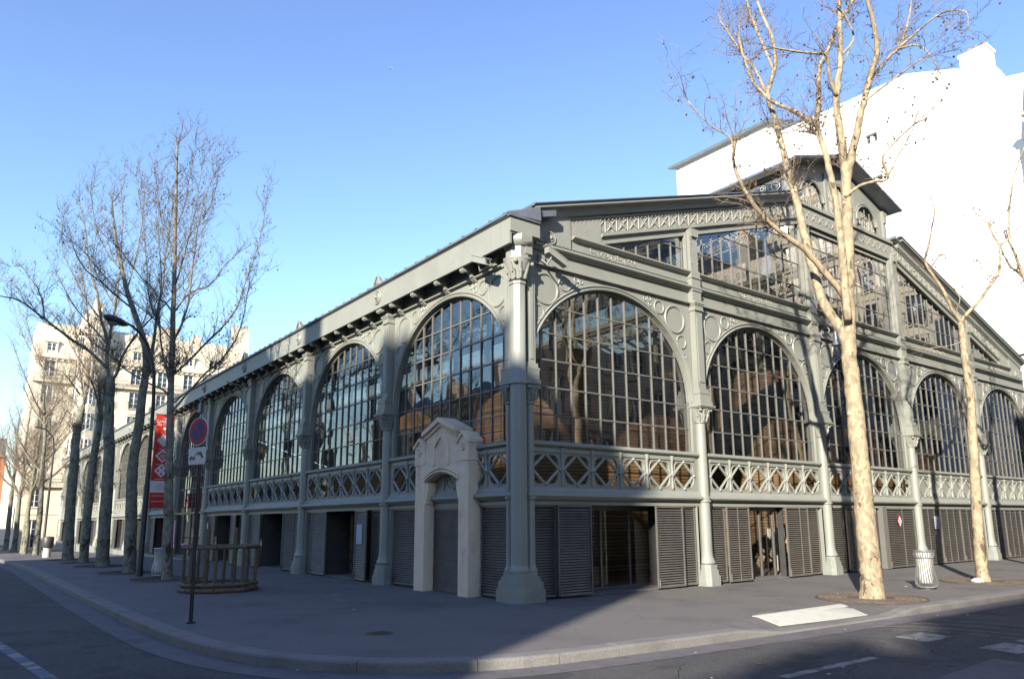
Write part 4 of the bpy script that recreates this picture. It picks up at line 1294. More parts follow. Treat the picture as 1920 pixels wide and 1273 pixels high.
# round tree grates
def grate(x, y, R, label, z=0.0):
    mb = MB(); r0 = R*.42
    nr = 5
    for k in range(nr+1):
        rr = r0+(R-r0)*k/nr
        mb.ring((x,y,z+.008), rr, .014 if k not in (0,nr) else .028, 'z', 44, 4)
    for k in range(48):
        a = 2*PI*k/48; mb.box(0,0,0,0,0,0) if False else None
        p, q = (x+r0*math.cos(a), y+r0*math.sin(a), z+.008), (x+R*math.cos(a), y+R*math.sin(a), z+.008)
        mb.tube([p, q], .012, 4)
    root = mb.build('tree_grate', M['grate']); tag(root, label, 'tree grate', 'round cast iron tree grates')
    s = MB().lathe([(R*.99,-.02),(R*.99,.003),(R*.5,.004),(0.01,.012)], (0,0), 32)
    s.xform(lambda a, b, c: (a+x, b+y, c+z)); so = s.build('soil', M['soil'], root)
    return root
grate(6.6,-4.75,1.18,'round iron grate around the tall pale plane tree by the crossing')
grate(13.5,-4.55,1.15,'round iron grate around the slender young tree at right')
TG = [(-4.55,13.4,'round iron grate under the straight tree nearest the wooden guard'),(-4.8,18.1,'round iron grate under the leaning tree behind the lamp post'),
      (-4.85,24.0,'round iron grate under the thick knotty tree'),(-4.8,29.6,'round iron grate under the tree left of the thick knotty one'),(-4.8,36.3,'round iron grate under the tree beside the squat litter bin')]
for x, y, l in TG: grate(x, y, 1.1, l, gz(y))
mb = MB().ball((0,0,0), .17, 8, 6, .55)
mb.xform(lambda x, y, z: (x*1.3+13.0, y+-4.55, z+.05)); tag(mb.build('stone', M['tactile']), 'pale loose stone lying on the grate of the slender tree', 'stone')
# manhole cover
mb = MB().lathe([(.24,-.02),(.24,.006),(.21,.008),(.01,.008)], (-4.66,-2.26), 28)
for k in range(-3, 4): mb.box(-4.66-.15, -4.66+.15, -2.26+k*.05-.008, -2.26+k*.05+.008, .008, .013)
tag(mb.build('manhole_cover', M['grate']), 'small round iron cover in the pavement near the corner kerb', 'manhole cover')

# no-parking sign
sg = empty('parking_sign', (-6.77,1.2,0), 0, 'no parking road sign on a dark pole with a tow-away plate below it', 'road sign')
LEAN = (-.045, 0)
mb = MB().tube([(0,0,-.1),(-.05,.0,2.6),(-.07,0,3.85)], .036, 12).lathe([(.0361,-.02),(.09,.0),(.09,.02),(.04,.05)], (0,0), 12)
mb.build('pole', M['black'], sg, True)
ang = math.atan2(-10.59+6.8, -(-13.88-1.2))   # towards the street
def sign_frame(z, rz):
    e = (-.062, -.045, z), rz
    return e
RZ = rad(-67)        # plates face down the left street, seen obliquely
def orient(mb2, z):
    c, s = math.cos(RZ), math.sin(RZ)
    return mb2.xform(lambda x, y, zz: (x*c - y*s - .062 - .0, x*s + y*c - .0, zz+z))
def disc(mb2, R, y, t=.004, n=40, x=0.0, z=0.0):
    o = len(mb2.v)
    for yy in (y, y-t):
        for k in range(n): mb2.v.append((x+R*math.cos(2*PI*k/n), yy, z+R*math.sin(2*PI*k/n)))
    mb2.f.append(tuple(range(o, o+n))[::-1]); mb2.f.append(tuple(range(o+n, o+2*n)))
    for k in range(n): mb2.f.append((o+k, o+(k+1) % n, o+n+(k+1) % n, o+n+k))
    return mb2
zc = 3.56; RR = .275
p = disc(MB(), RR, -.045, .02); plate = orient(p, zc).build('sign_disc', M['sign_white'], sg)
r_ = MB()
n = 44
for k in range(n):
    a, b = 2*PI*k/n, 2*PI*(k+1)/n
    R1, R0 = RR*.94, RR*.66
    r_.add([(R0*math.cos(a),-.067,R0*math.sin(a)),(R1*math.cos(a),-.067,R1*math.sin(a)),(R1*math.cos(b),-.067,R1*math.sin(b)),(R0*math.cos(b),-.067,R0*math.sin(b))],[(0,1,2,3)])
def bar45(a0, w, L, y):
    c, s = math.cos(a0), math.sin(a0)
    return [(-L*c - w*s*-1, y, -L*s - w*c), (L*c + w*s, y, L*s - w*c), (L*c - w*s, y, L*s + w*c), (-L*c - w*s, y, -L*s + w*c)]
r_.add(bar45(rad(-50), .030, RR*.68, -.069), [(0,1,2,3)])
orient(r_, zc).build('red_band', M['sign_red'], plate)
b_ = disc(MB(), RR*.67, -.065, .001); orient(b_, zc).build('blue_field', M['sign_blue'], plate)
# tow-away plate
pl = MB(); w, h, rc = .245, .165, .045
P = []
for cx, cz, a0 in ((w-rc,h-rc,0),(-w+rc,h-rc,90),(-w+rc,-h+rc,180),(w-rc,-h+rc,270)):
    for i in range(6): a = rad(a0+18*i); P.append((cx+rc*math.cos(a), cz+rc*math.sin(a)))
pl.prism_xz(P, -.06, -.045)
zt_ = 3.09
tow = orient(pl, zt_).build('tow_plate', M['sign_white'], sg)
ic = MB(); Y = -.063
def flat(poly): ic.prism_xz(poly, Y, -.0605)
flat([(-.21,-.03),(-.19,-.03),(-.17,.0),(-.13,.0),(-.12,-.03),(-.045,-.03),(-.045,-.055),(-.215,-.055)])      # truck
flat([(-.09,-.03),(-.03,.055),(-.012,.05),(-.065,-.03)])                                                       # crane
for cx in (-.18,-.09): flat([(cx+.024*math.cos(2*PI*k/12), -.062+.024*math.sin(2*PI*k/12)) for k in range(12)])
def rot(poly, a, cx, cz): return [(cx+u*math.cos(a)-v*math.sin(a), cz+u*math.sin(a)+v*math.cos(a)) for u, v in poly]
car = [(-.11,-.01),(-.105,.02),(-.06,.028),(-.03,.055),(.035,.055),(.06,.025),(.105,.015),(.11,-.012)]
flat(rot(car, rad(-28), .095, .015))
for cu in (-.065,.065): flat(rot([(cu+.023*math.cos(2*PI*k/12), -.018+.023*math.sin(2*PI*k/12)) for k in range(12)], rad(-28), .095, .015))
orient(ic, zt_).build('tow_symbol', M['black'], tow)
mb = MB()
for z in (zc-.1, zc+.1, zt_): mb.box(-.045,.045,-.045,.04,z-.02,z+.02)
orient(mb, 0).build('clamp', M['sign_grey'], sg)

# wooden guard round a tree pit
wg = empty('wooden_guard', (-4.4,7.95,0), 0, 'low eight-sided timber guard rail with round posts on the left pavement', 'tree guard')
R8 = .97
V8 = [(R8*math.cos(rad(22.5+45*k)), R8*math.sin(rad(22.5+45*k))) for k in range(8)]
for k in range(8):
    a, b = V8[k], V8[(k+1) % 8]
    for nm, z, r in (('top_rail',1.18,.047),('bottom_rail',.20,.047),('kerb_log',.06,.062)):
        e = .03
        MB().tube([(a[0]*(1+e),a[1]*(1+e),z),(b[0]*(1+e),b[1]*(1+e),z)], r, 10).build(nm, M['wood'], wg, True)
    MB().lathe([(.047,-.05),(.047,.6),(.044,1.14)], (a[0]*.96, a[1]*.96), 10).build('post', M['wood'], wg, True)
for (x, y) in ((-.35,.05),(.35,-.1)):
    MB().lathe([(.07,-.05),(.07,.9),(.062,1.66),(.02,1.70)], (x, y), 10).build('stake', M['wood'], wg, True)
mb = MB().lathe([(1.12,.002),(.01,.02)], (0,0), 8, a0=rad(22.5), a1=rad(22.5)+2*PI); mb.build('soil', M['soil'], wg)
# crumpled wrapper lying on the rail
mb = MB().ball((0,0,0), .07, 7, 5, .5); rnd = random.Random(2)
mb.xform(lambda x, y, z: (x*1.4*(1+rnd.uniform(-.3,.3))-5.35, y*(1+rnd.uniform(-.3,.3))+8.0, z*(1+rnd.uniform(-.4,.4))+1.26))
M['wrap'] = mat('pink_wrapper', (.55,.35,.38), .5, var=.25, scale=15)
tag(mb.build('wrapper', M['wrap']), 'crumpled pinkish wrapper lying on the top rail of the timber guard', 'litter')

# litter baskets: vertical hoops with a clear bag
def basket(x, y, z, label):
    root = empty('litter_basket', (x, y, z), .3, label, 'litter bin', 'round wire litter baskets')
    prof = [(.245,.96),(.25,.88),(.215,.78),(.20,.62),(.225,.42),(.26,.25),(.265,.12),(.22,.05)]
    hp = MB()
    for k in range(26):
        a = 2*PI*k/26
        hp.tube([((r+.02*math.sin(5*z_))*math.cos(a+.25*(1-z_)), (r+.0)*math.sin(a+.25*(1-z_)), z_) for r, z_ in prof], .009, 5)
    hp.build('hoops', M['steel'], root, True)
    rg = MB()
    for r, z_, t in ((.25,.97,.02),(.225,.80,.01),(.235,.06,.016)): rg.ring((0,0,z_), r, t, 'z', 28, 6)
    rg.build('rim', M['steel'], root, True)
    bg_ = MB().lathe([(.235,.97),(.21,.9),(.19,.7),(.175,.5),(.20,.3),(.16,.16),(.02,.12)], (0,0), 22)
    rn = random.Random(5); bg_.xform(lambda a, b, c: (a*(1+rn.uniform(-.14,.1)), b*(1+rn.uniform(-.14,.1)), c))
    bg_.build('bag', M['bag'], root, True)
    MB().lathe([(.2,0),(.2,.03),(.05,.05)], (0,0), 16).build('foot', M['darkmetal'], root)
    return root
basket(9.98,-4.5,0,'wire litter basket with a clear bag between the two right-hand trees')
basket(-4.42,15.0,0,'wire litter basket half hidden behind the straight tree at left')
# squat bin with a post base near the far trees
bb = empty('litter_bin', (-4.95,45.6,gz(45.6)), 0, 'squat grey bin on a stained stub beyond the leaning row trees', 'litter bin')
MB().lathe([(.24,0),(.24,.62),(.2,.64)], (0,0), 14).build('stub', M['tactile'], bb, True)
MB().lathe([(.3,.64),(.34,.7),(.34,1.3),(.3,1.36),(.05,1.38)], (0,0), 14).build('bin_body', M['darkmetal'], bb, True)

# street lamp
lp = empty('street_lamp', (-4.92,15.8,0), 0, 'tall black lamp post with its arm curving left to an oval head', 'street lamp')
MB().lathe([(.115,-.05),(.115,.25),(.10,.3),(.10,3.2),(.085,3.25),(.075,4.0),(.07,4.05)], (0,0), 14).build('base', M['black'], lp, True)
AP = [(0,0,4.0),(-.01,0,5.2),(-.03,0,6.3),(-.09,0,7.3),(-.22,0,7.95),(-.42,0,8.42),(-.70,0,8.80),(-.98,0,9.0),(-1.18,0,9.08)]
MB().tube(AP, [.072,.07,.066,.062,.058,.054,.05,.046,.042], 12).build('arm', M['black'], lp, True)
hd = MB().lathe([(.02,-.42),(.09,-.36),(.155,-.2),(.17,.0),(.15,.2),(.08,.38),(.02,.42)], (0,0), 14)
hd.xform(lambda x, y, z: (z*1.0 - x*.2, y*1.2, -z*.22 + x*.95))
hd.xform(lambda x, y, z: (x-1.52, y, z+9.12))
hd.build('lamp_head', M['black'], lp, True)
MB().lathe([(.145,0),(.12,-.06),(.03,-.09)], (0,0), 14).xform(lambda x, y, z: (x*2.0-1.52, y, z+9.03)).build('lamp_glass', M['sign_grey'], lp, True)
# slim black post farther along the row
sp = empty('black_post', (-4.85,49.5,gz(49.5)), 0, 'slim black lamp post leaning among the far trees at left', 'street lamp')
MB().lathe([(.12,-.1),(.12,.4),(.09,.45),(.08,3.5),(.055,7.5)], (0,0), 12).build('pole', M['black'], sp, True)
MB().tube([(0,0,7.5),(-.1,0,8.4),(-.6,0,9.0),(-1.3,0,9.15)], .05, 8).build('arm', M['black'], sp, True)

# ------------------------------------------------------------------ things fixed to the hall
def cctv(loc, rz, label):
    root = empty('security_camera', loc, rz, label, 'security camera', 'security cameras at the corner')
    b = MB().box(-.30,.30,-.085,.085,-.08,.08).box(-.34,.33,-.10,.10,.08,.10)
    b.xform(lambda x, y, z: (x, y, z - .42*(x+.3))); b.build('housing', M['paint'], root)
    MB().tube([(-.1,.5,-.05),(-.2,.1,-.32),(-.12,.0,-.12)], .025, 8).build('arm', M['paint'], root)
    MB().box(-.2,.0,.44,.50,-.15,.05).build('bracket', M['paint'], root)
    MB().lathe([(.05,-.01),(.05,.01)], (0,0), 12).xform(lambda x, y, z: (.305+z, y, x-.25)).build('lens', M['black'], root)
    return root
cctv((.82,-.50,8.42), 0, 'white box camera on the gable side of the corner pillar')
cctv((-.62,.72,8.38), -PI/2, 'white box camera on the street side of the corner pillar')
def bell_lamp(loc, rz, label):
    root = empty('wall_lamp', loc, rz, label, 'wall lamp', 'bell lamps on scroll arms')
    pts = [(0,0,0)]
    for k in range(15):
        a = rad(180-15*k*1.0); pts.append((.0, -.35-.22*math.cos(PI-a)*-1 if False else -.32+.25*math.cos(a)*-1-.0, .18+.25*math.sin(a)))
    MB().tube([(0,0,.0),(0,-.08,.25),(0,-.28,.40),(0,-.50,.32),(0,-.56,.15)], .035, 8).build('arm', M['paint'], root, True)
    MB().ring((0,-.22,.16), .12, .02, 'x', 16, 5).build('scroll', M['paint'], root, True)
    MB().lathe([(.03,.12),(.06,.08),(.085,-.05),(.11,-.28),(.17,-.42),(.175,-.44)], (0,-.56), 16).build('shade', M['zinc'], root, True)
    MB().ball((0,-.56,-.44), .06, 10, 6).build('bulb', M['sign_white'], root, True)
    return root
bell_lamp((13.72,0,8.28), 0, 'bell shaped lamp on the gable front just left of the big tree trunk')
bell_lamp((0,26.9,8.0), -PI/2, 'bell shaped lamp under the side eave above the parking sign')
# thin flag pole struts on the side front
mb = MB().tube([(0,20.4,7.95),(-1.25,20.0,8.05)], .03, 6); tag(mb.build('flag_pole', M['paint']), 'thin empty flag pole sticking out under the side eave', 'flag pole')

# banners: one hangs square to the front, an added copy indoors as its reflection
def text_obj(txt, size, loc, rot, m, parent, align='CENTER', ext=.002):
    c = D.curves.new('lettering', 'FONT'); c.body = txt; c.size = size; c.align_x = align; c.extrude = ext
    c.materials.append(m)
    tmp = D.objects.new('lettering_curve', c); COL.objects.link(tmp)
    me = D.meshes.new_from_object(tmp.evaluated_get(bpy.context.evaluated_depsgraph_get()))
    D.objects.remove(tmp); me.materials.clear(); me.materials.append(m)
    o = D.objects.new('lettering', me); COL.objects.link(o); o.parent = parent; o.location = loc; o.rotation_euler = rot
    return o
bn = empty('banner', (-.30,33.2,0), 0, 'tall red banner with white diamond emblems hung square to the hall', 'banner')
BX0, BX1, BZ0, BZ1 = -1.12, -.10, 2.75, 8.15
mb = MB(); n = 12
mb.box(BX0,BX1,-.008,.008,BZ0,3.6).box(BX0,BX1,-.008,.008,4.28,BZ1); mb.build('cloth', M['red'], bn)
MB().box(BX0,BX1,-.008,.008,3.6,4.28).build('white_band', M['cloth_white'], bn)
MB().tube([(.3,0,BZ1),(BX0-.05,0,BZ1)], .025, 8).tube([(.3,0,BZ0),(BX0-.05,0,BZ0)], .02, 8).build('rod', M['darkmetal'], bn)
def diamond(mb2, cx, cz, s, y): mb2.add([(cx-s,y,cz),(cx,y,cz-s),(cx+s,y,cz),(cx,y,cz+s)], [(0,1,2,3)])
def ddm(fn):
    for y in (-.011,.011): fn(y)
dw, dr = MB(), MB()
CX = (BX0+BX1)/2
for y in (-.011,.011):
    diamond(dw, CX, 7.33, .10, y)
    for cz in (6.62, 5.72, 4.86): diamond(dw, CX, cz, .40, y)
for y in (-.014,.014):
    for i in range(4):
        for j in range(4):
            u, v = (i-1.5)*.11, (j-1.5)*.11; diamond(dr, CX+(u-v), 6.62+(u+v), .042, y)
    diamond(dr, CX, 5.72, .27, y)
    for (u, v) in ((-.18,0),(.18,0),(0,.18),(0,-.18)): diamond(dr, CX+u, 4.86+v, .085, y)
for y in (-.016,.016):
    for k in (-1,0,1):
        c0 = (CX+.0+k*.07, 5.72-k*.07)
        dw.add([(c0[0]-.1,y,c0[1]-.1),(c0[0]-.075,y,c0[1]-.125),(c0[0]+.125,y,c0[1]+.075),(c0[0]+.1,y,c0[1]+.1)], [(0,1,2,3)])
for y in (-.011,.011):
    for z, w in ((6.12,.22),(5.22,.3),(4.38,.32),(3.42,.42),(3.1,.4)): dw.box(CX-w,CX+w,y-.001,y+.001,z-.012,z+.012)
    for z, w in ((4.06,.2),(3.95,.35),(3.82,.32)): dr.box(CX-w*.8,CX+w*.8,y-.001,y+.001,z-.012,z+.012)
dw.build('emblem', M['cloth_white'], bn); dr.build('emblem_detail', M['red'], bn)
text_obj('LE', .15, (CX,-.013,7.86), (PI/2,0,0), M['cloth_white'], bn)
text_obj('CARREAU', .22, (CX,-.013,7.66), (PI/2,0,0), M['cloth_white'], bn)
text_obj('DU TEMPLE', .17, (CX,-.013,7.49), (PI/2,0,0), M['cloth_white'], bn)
bn_mirror = copy_tree(bn); bn_mirror.location = (1.42, 33.2, 0); bn_mirror['label'] = 'copy of the red emblem banner added behind the entrance glass to stand for its reflection'; bn_mirror['group'] = 'red emblem banners'; bn['group'] = 'red emblem banners'  # added inside at the mirrored spot, stands in for the reflection in the glass
# vertical magenta poster on the shutter beside the entrance
mb = MB().box(-.10,-.085,32.3,32.7,.45,2.05)
po = mb.build('poster', M['magenta']); tag(po, 'narrow magenta poster on the pillar beside the glass entrance', 'poster')
mb = MB()
for k in range(14): mb.box(-.105,-.1,32.45,32.57,.75+.09*k,.81+.09*k)
mb.box(-.105,-.1,32.35,32.65,.48,.66); mb.build('lettering', M['cloth_white'], po)
# diamond notices
def dnotice(loc, rz, label):
    root = empty('notice', loc, rz, label, 'notice', 'diamond notices on the shutters')
    a = MB().prism_xz([(-.17,0),(0,-.27),(.17,0),(0,.27)], -.012, 0); a.build('board', M['sign_red'], root)
    b = MB().prism_xz([(-.12,0),(0,-.19),(.12,0),(0,.19)], -.016, -.0125); b.build('white_field', M['cloth_white'], root)
    c = MB().box(-.05,.05,-.02,-.0165,-.08,-.05).box(-.05,-.02,-.02,-.0165,-.05,.06).box(-.02,.05,-.02,-.0165,.0,.03); c.build('symbol', M['sign_red'], root)
    return root
dnotice((17.95,-.115,1.72), 0, 'red and white diamond notice on the gable shutter right of the big tree')
dnotice((-.115,25.6,1.70), -PI/2, 'small red and white diamond notice on a side shutter behind the timber guard')
mb = MB().box(20.9,21.35,-.09,-.075,1.4,1.9); M['pale_notice'] = mat('pale_notice', (.33,.34,.42), .6, var=.05); tag(mb.build('notice', M['pale_notice']), 'pale lilac notice on the far gable shutters', 'notice')
mb = MB().box(-.145,-.13,8.0,8.4,1.15,1.75); tag(mb.build('notice', M['pale_notice']), 'pale notice on the side shutter nearest the stone doorway', 'notice')
